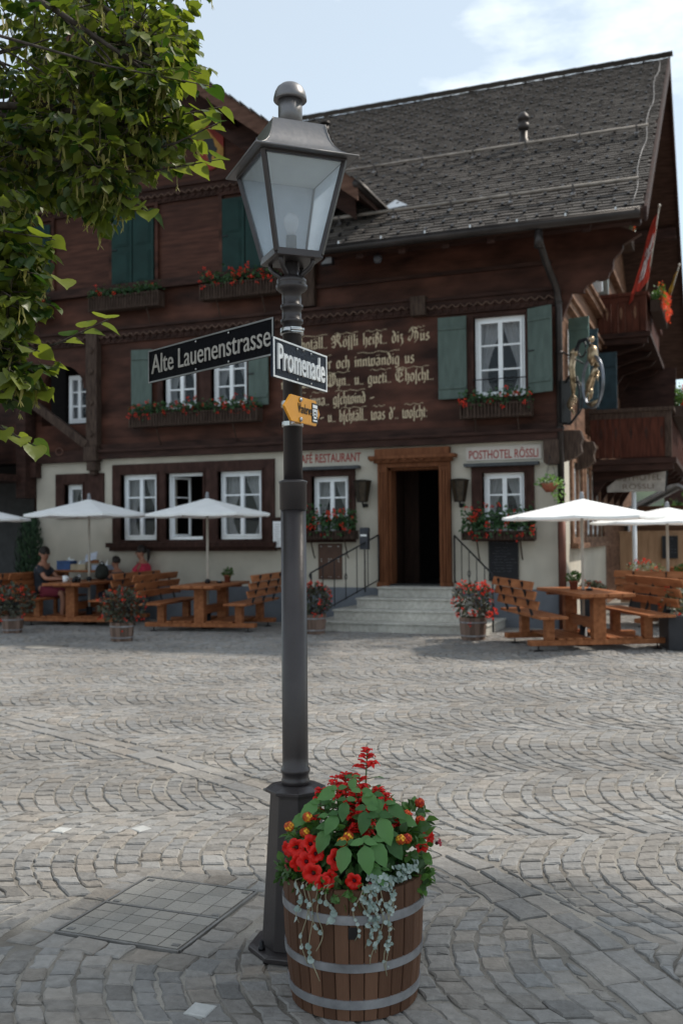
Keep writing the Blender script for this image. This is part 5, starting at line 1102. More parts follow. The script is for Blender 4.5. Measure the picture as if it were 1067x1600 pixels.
TPOS=[((.64,-2.37),28,'reddish picnic table with backrest benches nearest the building corner, under the front right umbrella'),
((-5.5,-1.5),8,'picnic table with high-backed benches and a small potted plant, directly left of the lamp post'),
((-8.2,-1.15),6,'picnic table where the man in sunglasses sits, cup and glass on top'),
((-10.3,-1.6),2,'picnic table cut by the left edge of the photo'),
((1.95,1.15),68,'picnic table behind the right umbrella, turned sideways'),
((-6.6,1.0),8,None)]
pt=picnic(); tabs=[]
for i,(q,ang,lab) in enumerate(TPOS):
    if lab is None: continue
    o=pt if not tabs else copy_tree(pt); o.location=(q[0],q[1],0); o.rotation_euler=(0,0,math.radians(ang)); o['label']=lab; o['group']='wooden picnic tables in front of the hotel'; tabs.append(o)
def umbrella():
    t=thing('parasol','x','umbrella'); R_=1.06; n=8; b=MB(); vs=[(0,0,2.16)]; seg=6
    for j in range(1,seg+1):
        f=j/seg
        for k in range(n*3):
            a=2*math.pi*k/(n*3)+.2; rel=(k%3)/3; cosf=math.cos(math.pi/n)/math.cos(((a-.2)%(2*math.pi/n))-math.pi/n); z=2.16-.27*f**.92-.018*f*math.sin(math.pi*rel)*(1 if j==seg else .5); vs.append((R_*f*cosf*math.cos(a),R_*f*cosf*math.sin(a),z))
    m=n*3; fs=[(0,1+k,1+(k+1)%m) for k in range(m)]
    for j in range(seg-1):
        for k in range(m): fs.append((1+j*m+k,1+(j+1)*m+k,1+(j+1)*m+(k+1)%m,1+j*m+(k+1)%m))
    o_=len(vs)
    for k in range(m): x,y,z=vs[1+(seg-1)*m+k]; vs.append((x*1.0,y*1.0,z-.035))
    for k in range(m): fs.append((1+(seg-1)*m+k,o_+k,o_+(k+1)%m,1+(seg-1)*m+(k+1)%m))
    b.add(vs,fs,.5); b.build('canopy',canvas,t)
    b=MB(); b.tube([(0,0,.02),(0,0,2.14)],.020,10); b.build('pole',upole,t)
    b=MB(); b.lathe([(.03,2.15),(.032,2.19),(.022,2.22),(.03,2.235),(.012,2.26)],n=12); b.build('finial',mat('finial_grey',(.2,.21,.23),rough=.5),t)
    for k in range(n): a=2*math.pi*k/n+.2; b=MB(); b.tube([(.03*math.cos(a),.03*math.sin(a),2.10),(R_*.97*math.cos(a),R_*.97*math.sin(a),1.875)],.007,5); b.build('rib',upole,t)
    b=MB(); b.lathe([(.045,.75),(.045,.79),(.025,.82)],n=12); b.build('clamp',iron,t)
    b=MB(); b.lathe([(.12,.0),(.12,.04),(.05,.07),(.05,.3),(.026,.3)],n=16); b.build('base_socket',iron,t)
    return t
um=umbrella(); us=[]
for (x,y,sc,sz,lab) in[(.64,-2.37,1.02,.92,'white parasol over the front right picnic table, overlapping another'),(-5.55,-1.55,1.02,1.0,'white parasol just left of the lamp post'),(-8.02,-1.35,1.05,1.02,'white parasol over the man with sunglasses'),(-10.35,-1.75,1.05,.995,'white parasol cut off by the left edge'),(1.56,.9,1.16,.895,'white parasol partly behind the front right one')]:
    o=um if not us else copy_tree(um); o.location=(x,y,0); o.scale=(sc,sc,sz); o.rotation_euler=(0,0,x); o['label']=lab; o['group']='white parasols over the tables'; us.append(o)
# small pots on tables
pp=None
for (q,z,lab) in[((357,899),.745,'small potted herb on the picnic table left of the lamp post'),((894,913),.745,'small potted herb on the picnic table at the building corner'),((1027,905),.745,'small potted herb on the table behind the right parasol')]:
    p=pl(*q,'z',z); 
    if q[0]>1000: p=V((1.75,1.0,z))
    if q[0]==894: p=V((.50,-2.25,z))
    if q[0]==357: p=V((-5.42,-1.1,z))
    if pp is None:
        t=thing('potted_plant',lab,'potted plant',p); b=MB(); b.lathe([(.045,0),(.06,.10),(.068,.10),(.068,.125),(.058,.125)],n=16); b.build('pot',terra,t); b=MB(); clump(b,(0,0,.17),.10,.10,.065,150,.04,shell=.2); b.build('foliage',leafg,t); pp=t
    else: t=copy_tree(pp); t.location=p; t['label']=lab; t.rotation_euler=(0,0,p.x)
    t['group']='small potted herbs on the tables'
def ashtray(p,lab):
    t=thing('ashtray',lab,'ashtray',p); b=MB(); b.lathe([(.04,0),(.05,.03),(.044,.03),(.036,.006)],n=16); b.build('bowl',iron,t); b=MB(); b.lathe([(.02,.03),(.018,.045),(.004,.05)],n=12); b.build('lid',steel,t)
ashtray((-5.40,-1.42,.745),'small dark ashtray beside the pole on the left-centre table'); ashtray((.74,-2.5,.745),'small dark ashtray beside the parasol pole on the right table')
# ================================================================ PLANTERS ON THE GROUND
def tub(x,y,label,rb,rt,h,fr,fh,nfl,lm,fm,hang=0,group='flower tubs round the terrace',staves=stave2,rot=0,leafs_=420,fs=.03):
    t=thing('flower_tub',label,'planter',(x,y,0),rot,group)
    barrel(None,rb,rt,h,.004,16,parent=t,m_st=staves,rings=((h*.8,.02,0),(h*.2,.02,0)))
    b=MB(); b.lathe([(rt-.022,h*.6),(rt-.022,h-.02)],n=20); b.build('soil',soil,t)
    l=MB(); clump(l,(0,0,h+fh*.45),fr,fr,fh*.55,leafs_,.062,shell=.25); l.build('foliage',lm,t); f=MB()
    for _ in range(nfl):
        d=rdir(.1); p=V((d.x*fr,d.y*fr,h+fh*.45+d.z*fh*.55))*1.0; p.x*=1.03;p.y*=1.03
        if hang and p.z<h+fh*.4: p.z-=random.uniform(0,.1)
        blossom(f,p,fs*random.uniform(.7,1.25),7)
    f.build('blossoms',fm,t); return t
tub(-.96,-2.05,'grey wooden tub of hanging red begonias at the right end of the steps',.17,.20,.32,.30,.52,44,leafx,redg,1,fs=.038)
tub(-3.52,-1.85,'grey wooden tub of red begonias at the left end of the steps',.16,.185,.30,.26,.48,46,leafx,redg,1,rot=1,fs=.036)
tub(-5.84,-3.62,'wooden tub with bushy dark leaves and few red flowers in front of the left tables',.155,.18,.27,.34,.50,22,leafx,redg,1,rot=2,fs=.03)
tub(-8.28,-3.05,'wooden tub with dark bush and red flowers near the left edge',.15,.17,.27,.38,.52,22,leafx,redg,1,rot=3,fs=.03)
def boxplanter(x,y,w_,d_,h,label,rz=0,fr=.4,fh=.5,nfl=30,lm=None):
    t=thing('square_planter',label,'planter',(x,y,0),rz); b=MB(); b.box(-w_/2,w_/2,-d_/2,d_/2,0,h); b.box(-w_/2-.01,w_/2+.01,-d_/2-.01,d_/2+.01,h-.03,h-.0) if 0 else None; b.build('box',mat('planter_black',(.022,.022,.026),rough=.6) if 'planter_black' not in MATS else MATS['planter_black'],t,bevel=.008)
    l=MB(); clump(l,(0,0,h+fh*.4),fr,fr*.8,fh*.6,520,.06,shell=.2); l.build('foliage',lm or leafx,t); f=MB()
    for _ in range(nfl): d=rdir(0); blossom(f,(d.x*fr,d.y*fr*.8,h+fh*.4+d.z*fh*.6),.035,8)
    f.build('blossoms',redg,t); return t
mixl=mat('leaf_silvery',(.05,.06,.04),col2=(.24,.24,.20),rough=.6,trans=.3,attr=True)
boxplanter(2.02,-2.30,.72,.62,.43,'dark square planter with pale leaves and red begonias at the right edge',.25,.40,.44,26,mixl)
boxplanter(1.0,3.6,.5,.5,.45,'flower pot with pinkish leaves and red blooms behind the right benches',0,.42,.55,46,mixl)
boxplanter(2.35,4.2,.6,.5,.5,'planter with pale foliage and red blooms in front of the tan privacy screen',0,.5,.6,40,mixl)
boxplanter(.35,.9,.35,.35,.42,'small planter with grey leaves and red flowers by the side wall',0,.24,.3,16,mixl)
# ================================================================ RIGHT-HAND SIDE
t=thing('privacy_screen','tan wooden privacy screen behind the right-hand tables','screen',(1.2,6.6,0),math.radians(12)); b=MB(); 
for i in range(10): b.box(-.95+i*.2,-.95+i*.2+.197,-.02,.02,0,1.52)
b.box(-.97,1.07,-.035,.035,1.521,1.56); b.build('boards',wood('screen_tan',(.26,.15,.085),(.36,.22,.13),stretch=(4,4,.8)),t)
c=chalkboard(-.13,.16,.95,1.40,-.03,'small black menu slate on the tan privacy screen',name='menu_slate',lines=5); c.location=(1.30,6.57,.98); c.rotation_euler=(0,0,math.radians(12))
t=thing('sandwich_board','white-framed sandwich board standing at the right edge behind the tables','sign board',(2.75,3.9,0),-.3); 
for s in(-1,1):
    b=MB(); 
    for x in(-.28,.28): b.bar((x,s*.25,0),(x,s*.02,1.1),.04,.025)
    b.bar((-.28,s*.2,.2),(.28,s*.2,.2),.04,.025); b.bar((-.28,s*.02,1.08),(.28,s*.02,1.08),.04,.025); b.build('frame',whitep,t); b=MB(); b.prism([(-.26,s*.205,.22),(.26,s*.205,.22),(.26,s*.03,1.06),(-.26,s*.03,1.06)],(0,.008,0)); b.build('panel',doorw,t)
t=thing('litter_bin','dark grey upright bin beside the planter near the right edge','bin',(2.30,3.2,0)); b=MB(); b.lathe([(.15,0),(.17,.85),(.17,.87)],n=20); b.build('body',MATS['planter_black'],t); b=MB(); b.lathe([(.175,.87),(.175,.91),(.05,.95)],n=20); b.build('lid',iron,t)
t=thing('snack_stall','small stall with a pale pitched awning behind the tan screen','stall',(1.9,10.2,0)); b=MB()
b.box(-1.6,.9,0,1.6,0,2.2); b.build('cabin',wood('stall_wood',(.10,.05,.03),(.17,.09,.055)),t); b=MB(); b.prism([(-1.9,-.9,2.05),(-.6,-.9,2.75),(.9,-.9,2.0),(.9,-.9,1.95),(-.6,-.9,2.68),(-1.9,-.9,2.0)],(0,2.8,0)); b.build('awning',mat('awning_pale',(.42,.44,.47),rough=.8),t); b=MB(); b.box(-1.4,.7,-.3,0,1.0,1.06); b.build('counter',whitep,t)
b=MB(); 
for x in(-1.7,.8): b.tube([(x,-.8,0),(x,-.8,2.05)],.03,8)
b.build('awning_post',whitep,t)
# hotel sign board hanging below the balcony
t=thing('hotel_sign','white hanging sign reading POSTHOTEL RÖSSLI below the lower side balcony','sign',(.78,4.2,2.45)); b=MB()
P=[(-.50,-.11),(-.50,-.03),(-.10,.30),(.58,.30),(.56,-.11)]; b.prism([(x,0,z) for x,z in [(-.52,-.12),(-.52,-.02),(-.15,.28),(.60,.29),(.57,-.12)]],(0,.05,0)); b.build('board',mat('sign_cream',(.42,.40,.37),rough=.7),t,bevel=.004)
b=MB(); b.bar((.615,.02,.30),(.585,.02,-.14),.03); b.bar((-.1,.025,.28),(-.1,.025,.50),.02);b.bar((.5,.025,.29),(.5,.025,.50),.02); build_each(b,'hanger',iron,t)
text_on('POSTHOTEL',(-.44,-.001,.10),(1,0,0),(0,0,1),.94,.115,mat('sign_grey',(.16,.12,.10)),parent=t,depth=.002); text_on('RÖSSLI',(-.22,-.001,-.07),(1,0,0),(0,0,1),.58,.125,MATS['sign_grey'],parent=t,depth=.002)
b=MB(); b.tube([(-.02,.1,-2.45),(-.02,.1,-.12)],.045,10); b.build('post',whitep,t)
# wrought-iron guild sign on the corner
D=V((.55,-.835,0)); t=thing('guild_sign','ornate wrought-iron guild sign with gilded horse in a hanging ring at the building corner','hanging sign',(0.02,-.02,0)); Z=V((0,0,1)); Nn=D.cross(Z)
def gp(s,z,n=0): return D*(s*.83)+Z*(3.27+(z-3.6)*.74)+Nn*n
b=MB(); b.obox(gp(.16,4.05),D,Nn,Z,.08,.08,.34); b.build('bracket_box',blackp,t,bevel=.01)
b=MB(); b.tube([gp(.1,5.15),gp(1.0,4.72)],.012,6); b.tube([gp(.1,3.60),gp(.4,3.55),gp(.75,3.72),gp(.82,4.2),gp(.7,4.5)],.02,8)
b.tube([gp(.1,4.4),gp(.5,4.6),gp(.62,5.0),gp(.85,5.22),gp(1.15,5.20),gp(1.33,4.98),gp(1.3,4.7)],.025,8)
b.tube([gp(.72+.22*math.cos(a),4.05+.35*math.sin(a)) for a in np.linspace(-1.8,2.2,16)],.014,6); b.tube([gp(.95+.16*math.cos(a),5.03+.16*math.sin(a)) for a in np.linspace(0,6,16)],.014,6); b.tube([gp(1.38,4.85),gp(1.38,4.70)],.012,6); b.build('scroll_bracket',iron,t)
b=MB(); 
for c,r_ in((gp(.42,4.75),.03),(gp(.62,5.02),.07),(gp(.55,4.35),.05)): b.lathe([(.001,-r_),(r_*.7,-r_*.7),(r_,0),(r_*.7,r_*.7),(.001,r_)],c,10)
b.tube([gp(.62,5.0,.02),gp(.58,4.7,.03),gp(.62,4.35,.02),gp(.55,4.1)],[.055,.05,.045,.02],8); b.tube([gp(1.30,5.05),gp(1.36,4.95),gp(1.38,4.75),gp(1.34,4.62)],[.02,.075,.085,.03],10); b.lathe([(.001,-.05),(.036,-.036),(.05,0),(.036,.036),(.001,.05)],gp(1.33,5.15),10)
for k in range(9): a=k*.55; b.tube([gp(.45+.12*math.cos(a),3.75+.04*k),gp(.55+.12*math.cos(a+1),3.80+.04*k,.04),gp(.62+.1*math.cos(a+2),3.72+.04*k)],[.012,.028,.008],6)
build_each(b,'gilded_ornament',gold,t)
RC=gp(1.36,4.28); b=MB(); b.tube([RC+D*(.33*math.cos(a))+Z*(.385*math.sin(a)) for a in np.linspace(0,2*math.pi,41)],.022,8,cap=False); b.tube([RC+D*(.29*math.cos(a))+Z*(.345*math.sin(a)) for a in np.linspace(0,2*math.pi,41)],.008,5,cap=False); b.build('ring',mat('ring_iron',(.15,.16,.18),rough=.35,metal=.8),t)
b=MB(); H=lambda s,z: RC+D*s+Z*z
b.tube([H(-.12,-.13),H(-.10,-.02),H(-.02,.06),H(.06,.13),H(.10,.20)],[.05,.065,.055,.055,.03],10)      # rearing horse
b.tube([H(.08,.18),H(.12,.26),H(.18,.25),H(.21,.20)],[.035,.032,.026,.016],8); b.tube([H(.04,.08),H(.15,.07),H(.16,-.01)],[.028,.018,.01],6); b.tube([H(.06,.12),H(.17,.13),H(.21,.06)],[.025,.017,.01],6)
b.tube([H(-.10,-.08),H(-.03,-.15),H(-.07,-.24)],[.04,.024,.014],6); b.tube([H(-.13,-.1),H(-.10,-.19),H(-.15,-.26)],[.04,.024,.014],6); b.tube([H(-.15,-.08),H(-.22,-.10),H(-.23,-.2)],[.02,.025,.008],6)
b.tube([H(-.2,-.30),H(0,-.34),H(.2,-.30)],[.02,.05,.02],6); b.build('gilded_horse',gold,t)
# flags
def flag(name,label,p0,p1,grid,m,m2=None,cross=None):
    t=thing(name,label,'flag',p0); o=V(p0); b=MB(); b.tube([V((0,0,0)),V(p1)-o],.014,8); e=(V(p1)-o); b.lathe([(.025,-.03),(.03,0),(.02,.03)],e,8); b.build('flagpole',upole,t); return t
q0=pl(983,470,'x',1.0); P0=V((.95,5.3,6.30)); P1=pl(1031,326,'x',1.42)
P1=P0+V((.36,-.62,1.78)); 
# pole leans up and outward; cloth hangs folded along it
def hang_flag(t,P0,P1,w0,w1,f0,f1,m,seed,nm='cloth',uv0=0,uv1=1,off=0):
    d=P1-P0; n=26; mm=12; vs=[];fs=[]
    for i in range(n+1):
        a=lerp(f0,f1,i/n); base=d*a; wdt=lerp(w0,w1,(1-(i/n))**.8)
        for j in range(mm+1):
            u=lerp(uv0,uv1,j/mm); fold=.045*math.sin(u*15+i*.35+seed)+.02*math.sin(u*31+i*.2); vs.append(base+(-HR*.62-V((0,0,.75))).normalized()*(wdt*u)-HF*(fold-off)+V((-.9,-.4,0))*.012*i*u*0)
    for i in range(n):
        for j in range(mm): fs.append((i*(mm+1)+j,i*(mm+1)+j+1,(i+1)*(mm+1)+j+1,(i+1)*(mm+1)+j))
    b=MB(); b.add(vs,fs,.5,True); return b.build(nm,m,t)
t=flag('swiss_flag','red flag with white cross hanging limp from a pole on the upper side balcony',P0,P1,0,redflag); c=hang_flag(t,P0,P1,.12,.62,.22,.93,redflag,1); hang_flag(c,P0,P1,.24,.34,.5,.66,whitefl,1,'white_cross',.2,1,-.02) and None
c2=hang_flag(c,P0,P1,.14,.56,.34,.74,whitefl,1,'white_cross',.35,.72,-.022)
Q0=V((1.12,8.4,6.45)); Q1=Q0+V((.42,-.4,1.25)); t=flag('canton_flag','small furled yellow and red flag beyond the upper balcony flowers',Q0,Q1,0,redflag); c=hang_flag(t,Q0,Q1,.08,.22,.25,.9,mat('flag_yellow',(.55,.36,.05),rough=.8,trans=.95),3); hang_flag(c,Q0,Q1,.05,.13,.1,.55,redflag,3,'red_field',.3,1,-.03)
# ================================================================ PEOPLE
def skinmesh(name,verts,edges,m,parent,sub=2,root=0):
    """one smooth body grown on connected joints: verts = (point, radius or (rx, ry))"""
    me=bpy.data.meshes.new('sk'); me.from_pydata([tuple(v[0]) for v in verts],edges,[]); o=bpy.data.objects.new('sk',me); COL.objects.link(o)
    s=o.modifiers.new('skin','SKIN'); s.use_smooth_shade=True; sv=me.skin_vertices[0].data
    for i,v in enumerate(verts): r=v[1] if isinstance(v[1],tuple) else (v[1],v[1]); sv[i].radius=r; sv[i].use_root=(i==root)
    u=o.modifiers.new('sub','SUBSURF'); u.levels=sub; u.render_levels=sub
    dg=bpy.context.evaluated_depsgraph_get(); m2=bpy.data.meshes.new_from_object(o.evaluated_get(dg)); bpy.data.objects.remove(o)
    m2.materials.clear(); m2.materials.append(m)
    for p in m2.polygons: p.use_smooth=True
    r=bpy.data.objects.new(name,m2); COL.objects.link(r); r.parent=parent; return r
def chain(vl,el,pts,start=None):
    prev=start
    for p in pts:
        vl.append(p); i=len(vl)-1
        if prev is not None: el.append((prev,i))
        prev=i
    return prev
def ball(mb,c,rx,ry,rz,n=14,m=9,M_=None):
    c=V(c); vs=[];fs=[]
    for j in range(m+1):
        ph=math.pi*j/m
        for k in range(n): a=2*math.pi*k/n; v=V((rx*math.sin(ph)*math.cos(a),ry*math.sin(ph)*math.sin(a),rz*math.cos(ph))); vs.append(c+(M_@v if M_ else v))
    for j in range(m):
        for k in range(n): fs.append((j*n+k,(j+1)*n+k,(j+1)*n+(k+1)%n,j*n+(k+1)%n))
    mb.add(vs,fs,.5,True)
shirt=mat('shirt_navy',(.028,.032,.042),rough=.9,var=.3,scale=18); shorts=mat('shorts_red',(.15,.02,.035),rough=.9,var=.15); hairm=mat('hair_dark',(.015,.010,.008),rough=.6,var=.4,scale=30); shoe=mat('shoe_black',(.015,.015,.02),rough=.6); pinks=mat('shirt_pink',(.50,.035,.075),rough=.9,var=.12)
def face(t,hc,fd,body,glasses=False):
    """nose, eyes, mouth, ears on a head at hc looking along fd"""
    fd=V(fd).normalized(); sd=V((0,0,1)).cross(fd).normalized(); up=fd.cross(sd)
    e=MB(); 
    for s in(-1,1): ball(e,hc+fd*.088+sd*s*.032+up*.012,.012,.012,.008,8,6)
    e.build('eyes',blackp,body); mth=MB(); mth.tube([hc+fd*.092+sd*x-up*(.055-.006*abs(x)/.02*-1) for x in(-.022,-.01,.0,.01,.022)],.0045,6); mth.build('mouth',mat('lips',(.28,.07,.06)) if 'lips' not in MATS else MATS['lips'],body)
    if glasses:
        g=MB()
        for s in(-1,1): g.obox(hc+fd*.100+sd*s*.034+up*.012,sd,up,fd,.028,.019,.004); g.bar(hc+fd*.097+sd*s*.062+up*.018,hc-fd*.0+sd*s*.079+up*.016,.006)
        g.bar(hc+fd*.102-sd*.01+up*.018,hc+fd*.102+sd*.01+up*.018,.006); g.build('sunglasses',mat('lens_black',(.006,.006,.008),rough=.15),t)
def hand(vl,el,wrist_i,wp,d,palm_up,r=.0085):
    d=V(d).normalized(); s=d.cross(V(palm_up)).normalized(); u=V(palm_up).normalized(); wp=V(wp)
    p1=len(vl); vl.append((wp+d*.04,(.03,.014))); el.append((wrist_i,p1)); p2=len(vl); vl.append((wp+d*.078,(.036,.013))); el.append((p1,p2))
    for k,(o,ln) in enumerate(((-.030,.062),(-.011,.074),(.010,.070),(.030,.055))):
        a=wp+d*.088+s*o; chain(vl,el,[(a,r),(a+d*ln*.5-u*.010,r*.95),(a+d*ln*.9-u*.028,r*.8)],p2)
    chain(vl,el,[(wp+d*.035-s*.038,r*1.15),(wp+d*.068-s*.052-u*.008,r)],p1)
# man on the left bench: seated, facing across the table, head turned to the camera
mt=Matrix.Rotation(0,4,'Z')
def seated(name,label,loc,rz,lookdir,top,bottom,glasses,hair_long,arms,skinm=skin,scale=1.0,sleeve=True,shoes=True):
    t=thing(name,label,'person',loc,rz); t.scale=(scale,)*3; vl=[];el=[]
    # local: +x = facing direction, z up; seat surface z = .46
    hip=(V((0,0,.56)),(.15,.12)); i0=len(vl); vl.append(hip)
    bl=chain(vl,el,[(V((-.01,0,.68)),(.135,.105)),(V((-.01,0,.82)),(.15,.11)),(V((.01,0,.96)),(.155,.105)),(V((.02,0,1.03)),(.10,.08))],i0)
    nk=chain(vl,el,[(V((.03,0,1.09)),.052),(V((.045,0,1.14)),.052)],bl)
    ld=V(lookdir).normalized(); hb=V((.05,0,1.22)); vl.append((hb-V((0,0,.045))+ld*.02,(.070,.066))); el.append((nk,len(vl)-1)); j=len(vl)-1; vl.append((hb+V((0,0,.04)),(.082,.088))); el.append((j,len(vl)-1)); vl.append((hb+V((0,0,.085)),(.066,.07))); el.append((len(vl)-2,len(vl)-1))
    legs=[]
    for s in(-1,1):
        k=chain(vl,el,[(V((.10,s*.09,.55)),.092),(V((.28,s*.11,.545)),.080),(V((.45,s*.13,.53)),.062),(V((.47,s*.135,.40)),.056),(V((.46,s*.14,.26)),.052),(V((.44,s*.14,.11)),.036),(V((.45,s*.14,.05)),.038),(V((.56,s*.15,.03)),(.036,.022))],i0)
    for s,(el_,wr,fd_) in zip((-1,1),arms):
        sh=V((.02,s*.17,.99)); k=chain(vl,el,[(sh,.058),(V(el_)*.5+sh*.5,.046),(V(el_),.040),((V(el_)+V(wr))/2,.036),(V(wr),.025)],bl-0)
        hand(vl,el,k,wr,fd_,(0,0,1))
    body=skinmesh('body',vl,el,skinm,t,sub=2)
    # clothing
    v=[];e=[]; k0=chain(v,e,[(V((0,0,.52)),(.165,.135)),(V((-.01,0,.68)),(.155,.128)),(V((-.01,0,.82)),(.168,.128)),(V((.01,0,.95)),(.172,.122)),(V((.02,0,1.035)),(.115,.095)),(V((.03,0,1.075)),.064)])
    for s,(el_,wr,fd_) in zip((-1,1),arms):
        sh=V((.02,s*.17,.99)); m_=sh.lerp(V(el_),.62); chain(v,e,[(sh,.070),(m_,.060)],3)
    skinmesh('shirt',v,e,top,t)
    v=[];e=[]; v.append((V((0,0,.56)),(.168,.135)))
    for s in(-1,1): chain(v,e,[(V((.10,s*.09,.555)),.105),(V((.28,s*.11,.55)),.095),(V((.44,s*.13,.535)),.083)],0)
    skinmesh('shorts',v,e,bottom,t)
    b=MB()
    for s in(-1,1): ball(b,(.50,s*.145,.043),.13,.050,.045)
    build_each(b,'shoe',shoe,t)
    # face
    fd=ld; sd=V((0,0,1)).cross(fd).normalized(); hc=hb+V((0,0,.02)); nb=MB(); nb.tube([hc+fd*.085+V((0,0,.02)),hc+fd*.108-V((0,0,.018)),hc+fd*.092-V((0,0,.03))],[.008,.014,.010],8); ball(nb,hc+sd*.084,.02,.012,.03) ; ball(nb,hc-sd*.084,.02,.012,.03); build_each(nb,'face_feature',skinm,body)
    face(t,hc,fd,body,glasses)
    h=MB(); vs=[];fs=[];n=20;m=8
    for jj in range(m+1):
        ph=(math.pi*.62)*jj/m
        for k in range(n):
            a=2*math.pi*k/n; dv=V((math.sin(ph)*math.cos(a),math.sin(ph)*math.sin(a),math.cos(ph))); fr_=dv.dot(fd); R_=.100+.004*math.sin(9*a+jj)
            if fr_>.25 and dv.z<.62: R_=.080
            vs.append(hc+V((0,0,.028))+V((dv.x*R_,dv.y*R_,dv.z*R_*1.08)))
    for jj in range(m):
        for k in range(n): fs.append((jj*n+k,(jj+1)*n+k,(jj+1)*n+(k+1)%n,jj*n+(k+1)%n))
    h.add(vs,fs,.5,True)
    if hair_long: h.tube([hc-fd*.09+V((0,0,.04)),hc-fd*.14+V((0,0,.0)),hc-fd*.135-V((0,0,.12)),hc-fd*.12-V((0,0,.2))],[.04,.035,.028,.008],10)
    h.build('hair',hairm,t); return t
arm_m=[((.18,-.24,.80),(.40,-.16,.79),(1,.2,-.05)),((.18,.24,.80),(.42,.12,.79),(1,-.3,-.05))]
tv=Vector((HR.x,HR.y,0))
ml=V((-9.02,-1.36,0)); rzm=math.radians(12)
inv=Matrix.Rotation(-rzm,3,'Z'); look=inv@((CAM-V((ml.x,ml.y,1.5))).normalized()+V((0.25,0.1,0))); look.z=-.05
seated('person','man in dark t-shirt, red shorts and sunglasses sitting at the left picnic table',ml,rzm,look,shirt,shorts,True,False,arm_m)
wl_=V((-7.62,-.22,0)); rzw=math.radians(190); inv=Matrix.Rotation(-rzw,3,'Z'); look=inv@V((-.8,-.55,-.1))
seated('person','woman in pink shirt with dark ponytail sitting behind a bench backrest by the wall',wl_,rzw,look,pinks,mat('jeans',(.03,.04,.08)),False,True,arm_m)
wl_=V((-7.92,-.62,0)); look=V((1,.1,-.4))
seated('person','person with round dark hair bending low over the left table, mostly hidden by the backrest',wl_,math.radians(170),look,mat('shirt_grey',(.05,.05,.06),rough=.9),MATS['jeans'],False,False,arm_m,scale=.86)
# things on the man's table and the serving table behind
t=thing('mug','white mug standing on the table in front of the man','mug',(-8.38,-1.55,.745)); b=MB(); b.lathe([(.03,0),(.042,.01),(.044,.11),(.039,.11),(.036,.02)],n=20); b.build('cup',whitep,t); b=MB(); b.tube([(.043,0,.09),(.07,0,.08),(.07,0,.04),(.042,0,.03)],.006,6); b.build('handle',whitep,t)
t=thing('drinking_glass','clear drinking glass beside the mug on the left table','glass',(-8.16,-1.45,.745)); b=MB(); b.lathe([(.028,0),(.033,.13),(.030,.13),(.026,.01)],n=20); b.build('tumbler',glassmat('tumbler_glass',(.5,.52,.55),.05,.4),t); b=MB(); b.lathe([(.025,.006),(.028,.06)],n=16); b.build('drink',mat('drink',(.10,.05,.03),rough=.2),t)
t=thing('camera','black camera lying on the left picnic table beside the pole','camera',(-8.02,-1.72,.745)); b=MB(); b.box(-.07,.07,-.03,.03,0,.085); b.box(-.03,.03,-.025,.025,.085,.11); b.build('body',blackp,t,bevel=.008); b=MB(); b.lathe([(.035,0),(.035,.06),(.03,.065)],n=16); b.v=[(v[0],-.03-v[2],v[1]+.042) for v in b.v]; b.build('lens',iron,t)
t=thing('serving_table','wooden side table against the wall carrying boxes and paper','table',(-8.55,-.20,0)) if False else None
sx,sy=-8.1,.0
t=thing('side_table','dark wooden side table by the wall behind the man','table',(-8.75,-.42,0)); b=MB(); b.box(-.62,.62,-.22,.22,.88,.92); b.build('table_top',tablew,t,bevel=.005)
for x in(-.56,.56):
    for y in(-.17,.17): b=MB(); b.box(x-.03,x+.03,y-.03,y+.03,0,.88); b.build('leg',tablew,t)
def carton(x,y,w_,d_,h,m,lab,rz=0,open_=True):
    t=thing('storage_box',lab,'box',(x,y,.92),rz); b=MB(); b.box(-w_/2,w_/2,-d_/2,d_/2,0,.01); b.box(-w_/2,w_/2,-d_/2,-d_/2+.01,.01,h); b.box(-w_/2,w_/2,d_/2-.01,d_/2,.01,h); b.box(-w_/2,-w_/2+.01,-d_/2+.01,d_/2-.01,.01,h); b.box(w_/2-.01,w_/2,-d_/2+.01,d_/2-.01,.01,h); b.build('tray',m,t); b=MB()
    for k in range(5): b.obox((random.uniform(-w_*.25,w_*.25),random.uniform(-d_*.2,d_*.2),h*.7+.015*k),rdir(0),rdir(1),rdir(3),.05,.04,.004)
    b.build('papers',whitep,t); return t
carton(-9.18,-.42,.30,.22,.17,mat('box_blue',(.03,.08,.22),rough=.6),'blue box with white papers at the left end of the side table'); carton(-8.82,-.48,.30,.24,.11,mat('box_cream',(.45,.38,.27),rough=.8),'cream cardboard box in the middle of the side table',.1); carton(-8.38,-.42,.34,.22,.09,mat('box_pale_blue',(.40,.47,.60),rough=.7),'pale blue tray at the right end of the side table',-.1); 
t=thing('paper_stack','tilted white paper leaning on top of the boxes','paper',(-8.68,-.36,1.10)); b=MB(); b.obox((0,0,.06),(1,0,.25),(0,.3,.9),V((1,0,.25)).cross(V((0,.3,.9))).normalized(),.13,.08,.004); b.build('sheet',mat('paper_white',(.55,.60,.72),rough=.8),t); b=MB(); b.box(-.12,.12,.02,.08,-.06,.0); b.build('clip_folder',tablew,t)
t=thing('backpack','dark green-black backpack on the bench end by the parasol pole','bag',(-8.10,-.85,.80)) ; b=MB(); ball(b,(0,0,.10),.13,.10,.15); ball(b,(.0,-.08,.05),.09,.05,.08); b.build('bag_body',mat('bag_dark',(.018,.022,.018),rough=.8),t); b=MB(); b.tube([(-.05,0,.24),(0,0,.29),(.05,0,.24)],.010,6); b.build('loop',blackp,t)
